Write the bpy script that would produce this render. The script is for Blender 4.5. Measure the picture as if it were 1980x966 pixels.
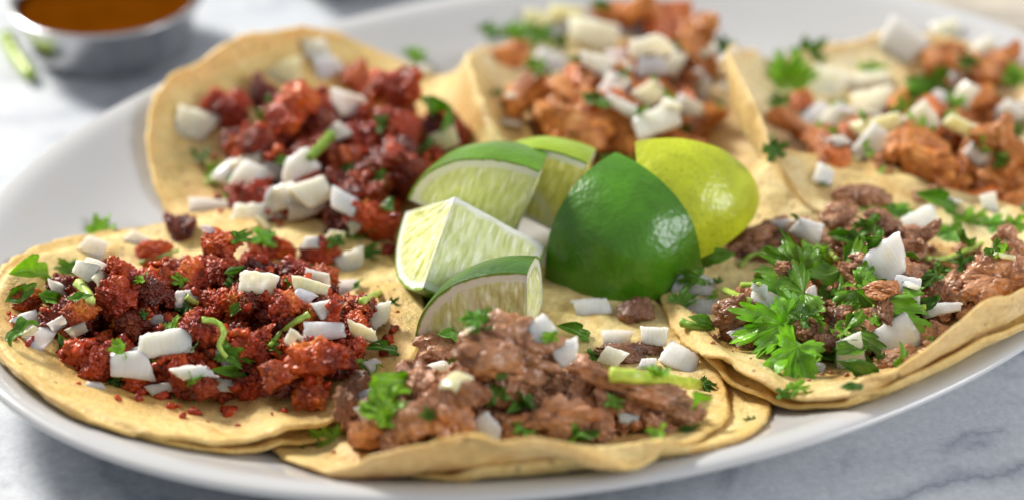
import bpy, bmesh, math, random
import numpy as np
from mathutils import Vector, Matrix, noise
from mathutils.bvhtree import BVHTree

SC = bpy.context.scene
COL = SC.collection
for _o in list(bpy.data.objects):
    bpy.data.objects.remove(_o)

# ------------------------------------------------------------------ camera
W, H = 1980, 966
EL = math.radians(33.0); DIST = 0.50; LENS = 36 * DIST / 0.287
TGT = Vector((0, 0, 0.02))
CAM = TGT + Vector((0, -math.cos(EL), math.sin(EL))) * DIST
cd = bpy.data.cameras.new('camera'); co = bpy.data.objects.new('camera', cd); COL.objects.link(co)
co.location = CAM; co.rotation_euler = (math.pi / 2 - EL, 0, 0)
cd.lens = LENS; cd.sensor_width = 36; cd.clip_start = 0.01; cd.clip_end = 50
cd.dof.use_dof = True; cd.dof.focus_distance = 0.464; cd.dof.aperture_fstop = 4.7
SC.camera = co
# ------------------------------------------------------------------ world, lamps, exposure
wd = bpy.data.worlds.new('World'); SC.world = wd; wd.use_nodes = True
bg = wd.node_tree.nodes['Background']
bg.inputs[0].default_value = (0.96, 0.98, 1.0, 1); bg.inputs[1].default_value = 0.37

def area(name, loc, target, size, power, col, sy=None):
    l = bpy.data.lights.new(name, 'AREA'); l.energy = power; l.color = col
    l.shape = 'RECTANGLE'; l.size = size; l.size_y = sy or size
    o = bpy.data.objects.new(name, l); COL.objects.link(o); o.location = loc
    o.rotation_euler = (Vector(target) - Vector(loc)).to_track_quat('-Z', 'Y').to_euler()
    return o
area('window_key_lamp', (-1.35, 1.35, 1.30), (0, 0, 0), 0.46, 74, (1.0, 0.955, 0.88), 0.42)
area('window_side_lamp', (1.05, -0.35, 0.60), (0, 0, 0), 0.50, 7.0, (0.97, 0.98, 1.0), 0.45)
SC.view_settings.view_transform = 'Standard'; SC.view_settings.look = 'None'
SC.view_settings.exposure = 0.30; SC.view_settings.gamma = 1.0
SC.cycles.use_denoising = True
SC.cycles.max_bounces = 8; SC.cycles.caustics_reflective = False; SC.cycles.caustics_refractive = False

# ------------------------------------------------------------------ pixel -> ray
CR = Vector((1, 0, 0)); FW = Vector((0, math.cos(EL), -math.sin(EL))); CU = CR.cross(FW); CB = -FW
FPX = LENS / 36 * W
def ray(px, py):
    return (FW + CR * ((px - W / 2) / FPX) - CU * ((py - H / 2) / FPX)).normalized()
def on_plane(px, py, z):
    d = ray(px, py); return CAM + d * ((z - CAM.z) / d.z)
def mpp(p):                       # metres per photo pixel at a point
    return (p - CAM).dot(FW) / FPX

# ------------------------------------------------------------------ small helpers
def tag(o, label=None, cat=None, group=None, kind=None):
    if label: o['label'] = label
    if cat: o['category'] = cat
    if group: o['group'] = group
    if kind: o['kind'] = kind
    return o
def link(name, me, mat=None, parent=None):
    o = bpy.data.objects.new(name, me); COL.objects.link(o)
    if mat and not me.materials: me.materials.append(mat)
    if parent: o.parent = parent
    return o
def mesh_from(name, V, F, smooth=True):
    me = bpy.data.meshes.new(name); me.from_pydata([tuple(v) for v in V], [], [tuple(f) for f in F]); me.update()
    if smooth: me.polygons.foreach_set('use_smooth', [True] * len(me.polygons))
    return me
def set_attr(me, name, arr):
    a = me.attributes.new(name, 'FLOAT', 'POINT'); a.data.foreach_set('value', np.asarray(arr, dtype=np.float32))
def sm(a, b, x):
    t = max(0.0, min(1.0, (x - a) / (b - a))); return t * t * (3 - 2 * t)
def nz(p, s=1.0, off=0.0):
    return noise.noise(Vector((p[0] * s + off, p[1] * s - off * .7, p[2] * s + off * 1.3)))

# ------------------------------------------------------------------ materials
class M:
    def __init__(s, name):
        s.m = bpy.data.materials.new(name); s.m.use_nodes = True
        s.t = s.m.node_tree; s.b = s.t.nodes['Principled BSDF']
    def n(s, typ, **kw):
        nd = s.t.nodes.new(typ)
        for k, v in kw.items():
            if hasattr(nd, k): setattr(nd, k, v)
        return nd
    def l(s, a, b): s.t.links.new(a, b); return s
    def set(s, **kw):
        for k, v in kw.items():
            s.b.inputs[k.replace('_', ' ')].default_value = v
        return s
    def coord(s, rnd=True):
        tc = s.n('ShaderNodeTexCoord')
        if not rnd: return tc.outputs['Object']
        oi = s.n('ShaderNodeObjectInfo'); ma = s.n('ShaderNodeVectorMath', operation='MULTIPLY_ADD')
        ma.inputs[1].default_value = (1, 1, 1)
        sc = s.n('ShaderNodeMath', operation='MULTIPLY'); sc.inputs[1].default_value = 37.0
        s.l(oi.outputs['Random'], sc.inputs[0]); s.l(tc.outputs['Object'], ma.inputs[0]); s.l(sc.outputs[0], ma.inputs[2])
        return ma.outputs[0]
    def noise(s, vec, scale, detail=4, rough=.55, dist=0.0):
        x = s.n('ShaderNodeTexNoise'); x.inputs['Scale'].default_value = scale; x.inputs['Detail'].default_value = detail
        x.inputs['Roughness'].default_value = rough; x.inputs['Distortion'].default_value = dist
        s.l(vec, x.inputs['Vector']); return x.outputs['Fac']
    def vor(s, vec, scale, feat='F1'):
        x = s.n('ShaderNodeTexVoronoi', feature=feat); x.inputs['Scale'].default_value = scale; s.l(vec, x.inputs['Vector'])
        return x.outputs['Distance']
    def ramp(s, fac, stops, interp='LINEAR'):
        r = s.n('ShaderNodeValToRGB'); e = r.color_ramp.elements; r.color_ramp.interpolation = interp
        while len(e) < len(stops): e.new(0.5)
        for i, (p, c) in enumerate(stops):
            e[i].position = p
            e[i].color = (c, c, c, 1) if isinstance(c, (int, float)) else tuple(c) + (1,)
        s.l(fac, r.inputs[0]); return r.outputs[0]
    def mix(s, fac, a, b, mode='MIX'):
        x = s.n('ShaderNodeMix', data_type='RGBA', blend_type=mode)
        for v, k in ((fac, 0), (a, 6), (b, 7)):
            if isinstance(v, (int, float)): x.inputs[k].default_value = v if k == 0 else (v, v, v, 1)
            elif isinstance(v, tuple): x.inputs[k].default_value = v + (1,)
            else: s.l(v, x.inputs[k])
        return x.outputs[2]
    def math(s, op, a, b=0.0):
        x = s.n('ShaderNodeMath', operation=op)
        for i, v in enumerate((a, b)):
            if isinstance(v, (int, float)): x.inputs[i].default_value = v
            else: s.l(v, x.inputs[i])
        return x.outputs[0]
    def attr(s, name): return s.n('ShaderNodeAttribute', attribute_name=name).outputs['Fac']
    def tint(s): return s.n('ShaderNodeObjectInfo').outputs['Color']
    def bump(s, h, strength, dist):
        b = s.n('ShaderNodeBump'); b.inputs['Strength'].default_value = strength; b.inputs['Distance'].default_value = dist
        s.l(h, b.inputs['Height'])
        if s.b.inputs['Normal'].is_linked: s.l(s.b.inputs['Normal'].links[0].from_socket, b.inputs['Normal'])
        s.l(b.outputs[0], s.b.inputs['Normal']); return s
    def col(s, c): s.l(c, s.b.inputs['Base Color']); return s
    def rough(s, c): s.l(c, s.b.inputs['Roughness']); return s
    def sss(s, w, radius, scale):
        s.b.inputs['Subsurface Weight'].default_value = w; s.b.inputs['Subsurface Radius'].default_value = radius
        s.b.inputs['Subsurface Scale'].default_value = scale; return s

def m_plate():
    m = M('white_glaze'); c = m.coord(False)
    pl_c = m.coord(False); smr = m.math('MULTIPLY', m.ramp(m.noise(pl_c, 26, 5, .6, .8), [(.60, 0.0), (.74, 1.0)]), .22)
    m.col(m.mix(smr, m.ramp(m.noise(c, 9, 3), [(.35, (.50, .50, .505)), (.7, (.535, .535, .54))]), (.50, .36, .20)))
    m.set(Roughness=.16, Coat_Weight=.4, Coat_Roughness=.06)
    m.rough(m.ramp(m.noise(c, 40, 5), [(.3, .12), (.75, .26)]))
    return m.m
def m_marble():
    m = M('marble'); c = m.coord(False)
    mp = m.n('ShaderNodeMapping'); mp.inputs['Rotation'].default_value = (0, 0, math.radians(-28)); mp.inputs['Scale'].default_value = (1.0, 1.5, 1)
    m.l(c, mp.inputs[0]); v = mp.outputs[0]
    cloud = m.ramp(m.noise(v, 11, 5, .55, .5), [(.30, (.46, .49, .545)), (.46, (.56, .59, .635)), (.64, (.65, .67, .70))])
    w1 = m.math('ABSOLUTE', m.math('SUBTRACT', m.noise(v, 5.5, 7, .55, 1.2), .5))
    vein = m.ramp(w1, [(0.0, 1.0), (.010, .6), (.045, 0.0)])
    gate = m.ramp(m.noise(v, 7, 3), [(.42, 0.0), (.58, 1.0)])
    vv = m.math('MULTIPLY', vein, gate)
    c1 = m.mix(m.math('MULTIPLY', vv, .85), cloud, (.17, .20, .26))
    w2 = m.math('ABSOLUTE', m.math('SUBTRACT', m.noise(v, 17, 6, .6, .8), .5))
    c2 = m.mix(m.math('MULTIPLY', m.ramp(w2, [(0, 1.0), (.02, 0.0)]), .10), c1, (.28, .31, .37))
    sx = m.n('ShaderNodeSeparateXYZ'); wob = m.math('MULTIPLY', m.math('SUBTRACT', m.noise(c, 28, 6, .6), .5), .034)
    m.l(c, sx.inputs[0])
    for x1, y1, x2, y2, wd_, st in ((.0896, -.0827, .1301, -.0686, .0022, .75), (.1133, -.061, .1257, -.0561, .0011, .6), (-.109, -.0655, -.0845, -.0827, .0032, .7), (-.20, .10, -.10, .145, .006, .45)):
        k_ = (y2 - y1) / (x2 - x1); ln = math.sqrt(1 + k_ * k_)
        dist = m.math('ABSOLUTE', m.math('ADD', m.math('MULTIPLY', m.math('SUBTRACT', m.math('SUBTRACT', sx.outputs[1], m.math('MULTIPLY', sx.outputs[0], k_)), y1 - k_ * x1), 1 / ln), wob))
        near = m.ramp(m.math('ABSOLUTE', m.math('SUBTRACT', sx.outputs[0], (x1 + x2) / 2)), [(abs(x2 - x1) * .55, 1.0), (abs(x2 - x1) * .9, 0.0)])
        edge = m.ramp(m.math('DIVIDE', dist, wd_ * 2.5), [(0, 1.0), (.25, .55), (1.0, 0.0)])
        c2 = m.mix(m.math('MULTIPLY', m.math('MULTIPLY', edge, near), st), c2, (.19, .22, .29))
    grain = m.ramp(m.noise(c, 420, 3, .7), [(.3, .86), (.7, 1.08)])
    m.col(m.mix(1.0, c2, grain, 'MULTIPLY'))
    m.rough(m.ramp(m.noise(c, 60, 5), [(.3, .42), (.7, .58)]))
    m.bump(m.noise(c, 300, 4), .10, .001); m.sss(.1, (1, 1, 1), .003)
    return m.m
def m_tortilla():
    m = M('corn_tortilla'); c = m.coord(True); t = m.tint()
    a = m.ramp(m.noise(c, 42, 7, .68, .3), [(.28, (.76, .53, .19)), (.5, (.87, .69, .34)), (.72, (.93, .80, .50))])
    fine = m.ramp(m.noise(c, 420, 4, .65), [(.28, .72), (.72, 1.12)])
    a = m.mix(1.0, a, fine, 'MULTIPLY')
    a = m.mix(1.0, a, t, 'MULTIPLY')
    blister = m.ramp(m.noise(c, 95, 4, .6, .5), [(.57, 0.0), (.72, 1.0)])
    a = m.mix(m.math('MULTIPLY', blister, .55), a, (.58, .29, .07))
    big = m.ramp(m.noise(c, 22, 3, .5, .3), [(.55, 0.0), (.72, 1.0)])
    a = m.mix(m.math('MULTIPLY', big, .5), a, (.64, .36, .10))
    edge = m.attr('edge')
    a = m.mix(m.math('MULTIPLY', edge, .45), a, (.72, .42, .105))
    oil = m.math('MULTIPLY', m.attr('oil'), m.ramp(m.noise(c, 70, 4), [(.3, .35), (.65, 1.0)]))
    a = m.mix(m.math('MULTIPLY', oil, .6), a, (.50, .20, .03))
    sp = m.vor(c, 210); sg = m.noise(c, 60, 2)
    speck = m.math('MULTIPLY', m.ramp(sp, [(.09, 1.0), (.17, 0.0)]), m.ramp(sg, [(.50, 0.0), (.57, 1.0)]))
    a = m.mix(m.math('MULTIPLY', speck, .75), a, (.12, .045, .015))
    m.col(a)
    m.rough(m.ramp(m.noise(c, 55, 4), [(.32, .18), (.68, .46)]))
    m.bump(m.noise(c, 130, 6, .66), .75, .0018); m.bump(m.noise(c, 700, 4, .7), .7, .0008)
    m.sss(.22, (1.0, .55, .2), .0035); m.set(Specular_IOR_Level=.45)
    return m.m
def m_meat(name, stops, scale, bumpd, rough, sssr, strand=None, patch=None, coat=.10):
    m = M(name); c = m.coord(True); t = m.tint()
    f = m.noise(c, scale, 5, .6, .4)
    a = m.ramp(f, stops)
    fine = m.ramp(m.noise(c, scale * 7, 4, .7), [(.3, .72), (.7, 1.22)])
    a = m.mix(1.0, a, fine, 'MULTIPLY')
    if patch: a = m.mix(m.math('MULTIPLY', m.ramp(m.noise(c, scale * 1.7, 3, .5, .8), [(.56, 0.0), (.66, 1.0)]), patch[0]), a, patch[1])
    a = m.mix(1.0, a, t, 'MULTIPLY'); m.col(a)
    m.rough(m.ramp(m.noise(c, scale * 3, 3), [(.3, rough[0]), (.7, rough[1])]))
    if strand:
        mp = m.n('ShaderNodeMapping'); mp.inputs['Scale'].default_value = strand; m.l(c, mp.inputs[0])
        sn = m.noise(mp.outputs[0], 4, 4, .6); m.bump(sn, .4, .0010)
        m.col(m.mix(1.0, a, m.ramp(sn, [(.3, .86), (.7, 1.12)]), 'MULTIPLY'))
    m.bump(m.noise(c, scale * 4, 4, .6), .7 if not strand else .4, bumpd)
    if not strand: m.bump(m.noise(c, scale * 14, 3, .7), .3, bumpd * .35)
    m.sss(.18, sssr, .002); m.set(Specular_IOR_Level=.38, Coat_Weight=coat, Coat_Roughness=.10)
    return m.m
def m_onion():
    m = M('onion'); c = m.coord(True); t = m.tint()
    mp = m.n('ShaderNodeMapping'); mp.inputs['Scale'].default_value = (9, 1.4, 9); m.l(c, mp.inputs[0])
    vein = m.noise(mp.outputs[0], 1.6, 4, .6)
    a = m.ramp(vein, [(.3, (.78, .76, .62)), (.5, (.90, .885, .80)), (.7, (.95, .94, .87))])
    a = m.mix(1.0, a, t, 'MULTIPLY')
    st = m.ramp(m.noise(c, 2.2, 3, .5, .4), [(.58, 0.0), (.78, 1.0)])
    a = m.mix(m.math('MULTIPLY', st, .30), a, (.72, .42, .10))
    m.col(a); m.set(Roughness=.17, IOR=1.36, Transmission_Weight=.14)
    m.bump(vein, .07, .0006); m.bump(m.noise(c, 14, 3), .10, .0004)
    m.sss(1.0, (1.0, .92, .70), .008)
    return m.m
def m_leaf():
    m = M('cilantro_leaf'); t = m.tint(); c = m.coord(True)
    v = m.attr('vein')
    a = m.ramp(m.noise(c, 3.5, 4), [(.3, (.10, .25, .018)), (.7, (.20, .42, .03))])
    a = m.mix(1.0, a, t, 'MULTIPLY')
    a = m.mix(m.math('MULTIPLY', v, .45), a, (.25, .42, .10)); m.col(a)
    m.set(Roughness=.30, Specular_IOR_Level=.5)
    m.bump(v, .4, .0005); m.bump(m.noise(c, 7, 3), .5, .0012)
    tr = m.n('ShaderNodeBsdfTranslucent'); m.l(m.mix(1.0, a, (1.9, 1.7, .7), 'MULTIPLY'), tr.inputs[0])
    mx = m.n('ShaderNodeMixShader'); mx.inputs[0].default_value = .38
    m.l(m.b.outputs[0], mx.inputs[1]); m.l(tr.outputs[0], mx.inputs[2])
    m.l(mx.outputs[0], m.t.nodes['Material Output'].inputs['Surface'])
    return m.m
def m_stem():
    m = M('cilantro_stem'); c = m.coord(True); t = m.tint()
    a = m.ramp(m.noise(c, 300, 4), [(.3, (.20, .33, .045)), (.7, (.40, .54, .13))])
    m.col(m.mix(1.0, a, t, 'MULTIPLY')); m.set(Roughness=.28); m.sss(.5, (.6, 1, .3), .002)
    m.bump(m.noise(c, 500, 3), .3, .0004)
    return m.m
def m_rind():
    m = M('lime_rind'); c = m.coord(True); t = m.tint()
    a = m.ramp(m.noise(c, 75, 5, .6, .3), [(.3, .72), (.7, 1.25)])
    a = m.mix(1.0, t, a, 'MULTIPLY')
    yl = m.ramp(m.noise(c, 35, 2), [(.55, 0.0), (.75, 1.0)])
    a = m.mix(m.math('MULTIPLY', yl, .35), a, (.26, .34, .03))
    pores = m.vor(c, 620)
    a = m.mix(m.ramp(pores, [(.10, .28), (.30, 0.0)]), a, (.03, .07, .004))
    scar = m.math('MULTIPLY', m.ramp(m.vor(c, 85), [(.05, 1.0), (.10, 0.0)]), m.ramp(m.noise(c, 50, 2), [(.60, 0.0), (.64, 1.0)]))
    a = m.mix(m.math('MULTIPLY', scar, .6), a, (.42, .38, .16))
    m.col(a); m.set(Roughness=.30, Coat_Weight=.12, Coat_Roughness=.18, Specular_IOR_Level=.5)
    m.bump(m.noise(c, 60, 3), .30, .0030); m.bump(m.noise(c, 230, 3), .16, .0014); m.bump(pores, .22, .0006)
    m.sss(.15, (.4, 1.0, .15), .003)
    return m.m
def m_flesh():
    m = M('lime_flesh'); t = m.tint()
    rho, memb = m.attr('rho'), m.attr('memb')
    cx = m.n('ShaderNodeCombineXYZ'); m.l(m.attr('vs'), cx.inputs[0]); m.l(m.attr('vq'), cx.inputs[1]); m.l(m.attr('vf'), cx.inputs[2])
    mp = m.n('ShaderNodeMapping'); mp.inputs['Scale'].default_value = (4.5, 21, 1); m.l(cx.outputs[0], mp.inputs[0])
    vz = m.n('ShaderNodeTexVoronoi', feature='SMOOTH_F1'); vz.inputs['Scale'].default_value = 1.0; vz.inputs['Smoothness'].default_value = .4; m.l(mp.outputs[0], vz.inputs['Vector'])
    ves = m.math('ADD', m.math('MULTIPLY', m.math('SUBTRACT', .62, vz.outputs['Distance']), .9), m.math('MULTIPLY', m.noise(mp.outputs[0], 2.0, 3), .35))
    a = m.ramp(ves, [(.22, (.72, .77, .36)), (.45, (.86, .89, .55)), (.70, (.94, .95, .76))])
    a = m.mix(1.0, a, t, 'MULTIPLY')
    co_ = m.coord(True)
    pn = m.math('ADD', rho, m.math('MULTIPLY', m.math('SUBTRACT', m.noise(co_, 260, 3), .5), .05))
    pith = m.ramp(pn, [(.885, 0.0), (.915, 1.0)])
    pm = m.math('MAXIMUM', pith, memb)
    a = m.mix(pm, a, (.84, .86, .70))
    gr = m.ramp(pn, [(.968, 0.0), (.985, 1.0)])
    a = m.mix(gr, a, (.22, .36, .03))
    m.col(a); m.rough(m.ramp(pm, [(0, .14), (1, .45)]))
    m.set(Coat_Weight=.15, IOR=1.36)
    m.bump(m.math('MULTIPLY', ves, m.math('SUBTRACT', 1.0, pm)), .7, .0016)
    m.bump(m.noise(co_, 420, 3), .25, .0005)
    m.sss(.8, (1.0, .95, .35), .005)
    return m.m
def m_simple(name, col, rough, metal=0, bumps=None, sss=0, spec=.5):
    m = M(name); c = m.coord(False)
    a = m.ramp(m.noise(c, 60, 5), [(.3, tuple(x * .85 for x in col)), (.7, tuple(min(1, x * 1.1) for x in col))])
    m.col(a); m.set(Roughness=rough, Metallic=float(metal), Specular_IOR_Level=spec)
    if bumps: m.bump(m.noise(c, bumps[0], 4), bumps[1], bumps[2])
    if sss: m.sss(sss, (1, .4, .1), .004)
    return m.m
MAT = dict(
    plate=m_plate(), marble=m_marble(), tortilla=m_tortilla(),
    chorizo=m_meat('red_sausage', [(.25, (.055, .006, .003)), (.42, (.25, .019, .005)), (.58, (.46, .050, .009)), (.78, (.68, .17, .028))], 1.7, .0010, (.12, .36), (1, .25, .1)),
    beef=m_meat('chopped_beef', [(.25, (.10, .036, .014)), (.42, (.30, .132, .062)), (.60, (.50, .26, .14)), (.78, (.72, .46, .28))], 2.4, .0011, (.10, .32), (1, .4, .2), (3, 9, 9), (.60, (.46, .17, .035)), .35),
    pastor=m_meat('orange_meat', [(.25, (.15, .035, .007)), (.42, (.38, .12, .024)), (.60, (.58, .23, .06)), (.78, (.76, .46, .20))], 2.4, .0011, (.10, .34), (1, .4, .15), (2, 10, 10), (.45, (.42, .10, .012))),
    onion=m_onion(), leaf=m_leaf(), stem=m_stem(), rind=m_rind(), flesh=m_flesh(),
    steel=m_simple('steel', (.60, .60, .61), .22, 1, (90, .08, .001)),
    sauce=m_simple('chilli_sauce', (.10, .026, .0006), .30, 0, (45, .15, .002), 0, .0),
    cloth=m_simple('linen', (.52, .46, .38), .85, 0, (900, .5, .001)),
)

# ------------------------------------------------------------------ placed surfaces (for resting things on each other)
class Solid:
    L = []
    def __init__(s, bvh, mat, center, rad):
        s.b, s.m, s.i, s.c, s.r = bvh, mat, mat.inverted(), center, rad
        Solid.L.append(s)
_bv = {}
def bvh_of(me):
    if me.name not in _bv:
        n = len(me.vertices); a = np.empty(n * 3, np.float32); me.vertices.foreach_get('co', a); a = a.reshape(-1, 3)
        b = BVHTree.FromPolygons([tuple(v) for v in a.tolist()], [tuple(p.vertices) for p in me.polygons])
        lo, hi = a.min(0), a.max(0)
        _bv[me.name] = (b, Vector(((lo + hi) / 2).tolist()), float(np.linalg.norm(a - (lo + hi) / 2, axis=1).max()))
    return _bv[me.name]
def solid(o, me=None):
    me = me or o.data; b, c, r = bvh_of(me); mw = o.matrix_basis.copy()
    s = max(mw.to_scale()); Solid(b, mw, mw @ c, r * s)
def cast(o, d, skip=None):
    best = None
    for s in Solid.L:
        w = s.c - o; t = w.dot(d)
        if w.length_squared - t * t > s.r * s.r: continue
        if best and t - s.r > best[2]: continue
        lo = s.i @ o; ld = (s.i.to_3x3() @ d); ln = ld.length
        h = s.b.ray_cast(lo, ld / ln)
        if h[0] is not None:
            p = s.m @ h[0]; dist = (p - o).length
            if best is None or dist < best[2]:
                n = (s.i.to_3x3().transposed() @ h[1]).normalized()
                if n.dot(d) > 0: n = -n
                best = (p, n, dist)
    return best
DOWN = Vector((0, 0, -1))
def top(x, y):
    h = cast(Vector((x, y, .3)), DOWN); return (h[0].z, h[1]) if h else (0.0, Vector((0, 0, 1)))

# ------------------------------------------------------------------ setting: marble table
bm = bmesh.new(); bmesh.ops.create_grid(bm, x_segments=2, y_segments=2, size=1.2)
me = bpy.data.meshes.new('tabletop'); bm.to_mesh(me); bm.free()
tb = link('tabletop', me, MAT['marble']); tag(tb, kind='structure')

# ------------------------------------------------------------------ platter
PC = Vector((.0205, .0310, 0)); PA, PB, PR = .1815, .1315, math.radians(26.5)
PROF = [(.055, .0085), (.047, .0087), (.040, .0095), (.032, .0115), (.025, .0142), (.018, .0178), (.012, .0212), (.0085, .0232),
        (.0065, .0243), (.0045, .0250), (.0022, .0254), (.0008, .0252), (.0, .0245), (.0002, .0236), (.0015, .0224), (.005, .0206),
        (.011, .0168), (.018, .0122), (.026, .0075), (.033, .0042), (.038, .0028), (.041, .0004), (.044, .0004), (.047, .0026), (.06, .003)]
def plate_z(x, y):
    c, s = math.cos(PR), math.sin(PR); dx, dy = x - PC.x, y - PC.y
    u, v = dx * c + dy * s, -dx * s + dy * c
    t = math.atan2(v / PB, u / PA)
    lo, hi = -.05, .13                     # offset o with (PA-o)cos t.. through the point
    k = math.hypot(u / PA, v / PB)
    R = math.hypot(PA * math.cos(t), PB * math.sin(t)); o = R * (1 - k)
    if o >= .055: return .0085
    if o <= 0: return .0254
    P = PROF[:13]
    for (o1, z1), (o2, z2) in zip(P[:-1], P[1:]):
        if o2 <= o <= o1: return z2 + (z1 - z2) * (o - o2) / (o1 - o2)
    return .0254
RIM = .0085
def plate_uv(x, y):                      # distance inside the rim, outward direction
    c, s = math.cos(PR), math.sin(PR); dx, dy = x - PC.x, y - PC.y
    u, v = dx * c + dy * s, -dx * s + dy * c; k = math.hypot(u / PA, v / PB) + 1e-9
    g = Vector((u / PA ** 2, v / PB ** 2)); gl = g.length + 1e-9; o = (1 - k) * k / gl; n = g / gl
    return o, n.x * c - n.y * s, n.x * s + n.y * c
NS = 220; V = []; F = []
prof = [(1e9, .0085)] + PROF + [(1e9, .003)]
for o, z in PROF:
    for i in range(NS):
        t = 2 * math.pi * i / NS
        u, v = (PA - o) * math.cos(t), (PB - o) * math.sin(t)
        V.append((u, v, z))
for j in range(len(PROF) - 1):
    for i in range(NS):
        a = j * NS + i; b = j * NS + (i + 1) % NS
        F.append((a, a + NS, b + NS, b))
V.append((0, 0, .0085)); ci = len(V) - 1
for i in range(NS): F.append((ci, i, (i + 1) % NS))
V.append((0, 0, .003)); cj = len(V) - 1; L0 = (len(PROF) - 1) * NS
for i in range(NS): F.append((cj, L0 + (i + 1) % NS, L0 + i))
me = mesh_from('platter', V, F)
pl = link('serving_platter', me, MAT['plate']); pl.matrix_basis = Matrix.Translation(PC) @ Matrix.Rotation(PR, 4, 'Z')
tag(pl, 'large white oval platter with raised rim holding six tacos', 'platter'); solid(pl)

# ------------------------------------------------------------------ tortillas
def tortilla(c, R, label, seed, curls=(), waves=(), tint=(1, 1, 1), thick=.0018, oil=None, lift=0.0, group=None, rim=.012, cap=.02):
    rnd = random.Random(seed); NR, NT = 46, 168
    ph = [rnd.uniform(0, 6.28) for _ in range(6)]
    U = np.zeros((NR + 1, NT, 2)); rr = np.zeros((NR + 1, NT))
    for i in range(NR + 1):
        for j in range(NT):
            th = 2 * math.pi * j / NT
            e = 1 + .012 * math.sin(2 * th + ph[0]) + .010 * math.sin(3 * th + ph[1]) + .006 * math.sin(7 * th + ph[2]) + .012 * nz((math.cos(th) * 9, math.sin(th) * 9, seed)) + .006 * nz((math.cos(th) * 30, math.sin(th) * 30, seed))
            k = i / NR; k = 1 - (1 - k) ** 1.35
            r = R * e * k
            U[i, j] = (r * math.cos(th), r * math.sin(th)); rr[i, j] = k
    P = np.zeros((NR + 1, NT, 3)); DZ = np.zeros((NR + 1, NT)); SUP = np.zeros((NR + 1, NT))
    for i in range(NR + 1):
        for j in range(NT):
            if i == 0 and j: P[0, j] = P[0, 0]; SUP[0, j] = SUP[0, 0]; continue
            p = Vector((U[i, j, 0], U[i, j, 1])); dz = 0.0
            for (ang, s0, rad, mx, wob) in curls:
                d = Vector((math.cos(math.radians(ang)), math.sin(math.radians(ang)))); u = p.dot(d)
                t_ = p.dot(Vector((-d.y, d.x)))
                s1 = s0 + wob * nz((t_ * 45, seed, ang))
                if u > s1:
                    a = min((u - s1) / rad, mx); ex = (u - s1) - a * rad
                    nu = s1 + rad * math.sin(a) + ex * math.cos(a)
                    dz += rad * (1 - math.cos(a)) + ex * math.sin(a)
                    p = p + d * (nu - u)
            th = math.atan2(U[i, j, 1], U[i, j, 0])
            for (ang, wid, amp, powr) in waves:
                dd = (math.degrees(th) - ang + 180) % 360 - 180
                ww = math.exp(-(dd / wid) ** 2) * rr[i, j] ** powr; dz += amp * ww
                if amp > .01: p = p * (1 - min(.24, .28 * amp / .02) * ww)
            dz += .0009 * nz((p.x * 60, p.y * 60, seed)) * (.4 + rr[i, j]) + .0005 * nz((p.x * 170, p.y * 170, seed + 4)) + .0009 * rr[i, j] ** 5 * nz((math.cos(th) * 4, math.sin(th) * 4, seed + 9))
            x, y = c[0] + p.x, c[1] + p.y
            q = plate_uv(x, y)
            if rim is not None and q[0] < RIM:
                e_ = RIM - q[0]; x, y = x - q[1] * e_, y - q[2] * e_; dz += min(e_, rim) * .9; x += q[1] * e_ * .25; y += q[2] * e_ * .25
            P[i, j, 0], P[i, j, 1] = x, y; DZ[i, j] = dz
            SUP[i, j] = min(top(x, y)[0], plate_z(x, y) + cap) + thick + .0002
    Z = SUP.copy()
    Zr = np.full_like(Z, Z.max())
    Z = Z * .5 + Z.mean() * .5; Z = np.maximum(Z, SUP)
    for _ in range(90):
        A = Z.copy()
        A[1:-1] = .25 * (Z[:-2] + Z[2:] + np.roll(Z[1:-1], 1, 1) + np.roll(Z[1:-1], -1, 1))
        A[-1] = .5 * Z[-2] + .25 * (np.roll(Z[-1], 1) + np.roll(Z[-1], -1)); A[0] = Z[1].mean()
        A -= .00010
        Z = np.maximum(A, SUP)
    P[:, :, 2] = np.maximum(Z + DZ, SUP) + lift
    # normals -> lower skin
    V = [tuple(P[0, 0])]; idx = lambda i, j: 0 if i == 0 else 1 + (i - 1) * NT + j % NT
    for i in range(1, NR + 1):
        for j in range(NT): V.append(tuple(P[i, j]))
    F = [(0, idx(1, j), idx(1, j + 1)) for j in range(NT)]
    for i in range(1, NR):
        for j in range(NT): F.append((idx(i, j), idx(i + 1, j), idx(i + 1, j + 1), idx(i, j + 1)))
    tmp = bpy.data.meshes.new('t'); tmp.from_pydata(V, [], F); tmp.update()
    N = np.empty(len(V) * 3, np.float32); tmp.vertices.foreach_get('normal', N); N = N.reshape(-1, 3); bpy.data.meshes.remove(tmp)
    Va = np.array(V); nv = len(V)
    RR = np.concatenate([[0], rr[1:].reshape(-1)])
    low = Va - N * (thick * (1 - .25 * (RR > .99))[:, None])
    mid_top = [nv - NT + j for j in range(NT)]
    # rounded rim: an extra ring pushed outward at half thickness
    ring = []
    for j in range(NT):
        k = nv - NT + j; out = Va[k] - Va[k - NT]; out = out / (np.linalg.norm(out) + 1e-9)
        jag = .0007 * noise.noise(Vector((Va[k][0] * 900, Va[k][1] * 900, seed)))
        ring.append((Va[k] + low[k]) / 2 + out * (.0008 + jag))
    allV = np.vstack([Va, low, np.array(ring)])
    allF = list(F) + [tuple(nv + q for q in reversed(f)) for f in F]
    r0 = 2 * nv
    for j in range(NT):
        j2 = (j + 1) % NT; a, b = nv - NT + j, nv - NT + j2
        allF.append((a, r0 + j, r0 + j2, b)); allF.append((r0 + j, nv + a, nv + b, r0 + j2))
    cen = Vector((c[0], c[1], float(P[0, 0, 2]))); allV = allV - np.array(cen)
    me = mesh_from('corn_tortilla', allV, allF)
    ed = np.concatenate([np.clip((RR - .93) / .07, 0, 1), np.clip((RR - .80) / .2, 0, 1), np.ones(NT)])
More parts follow.
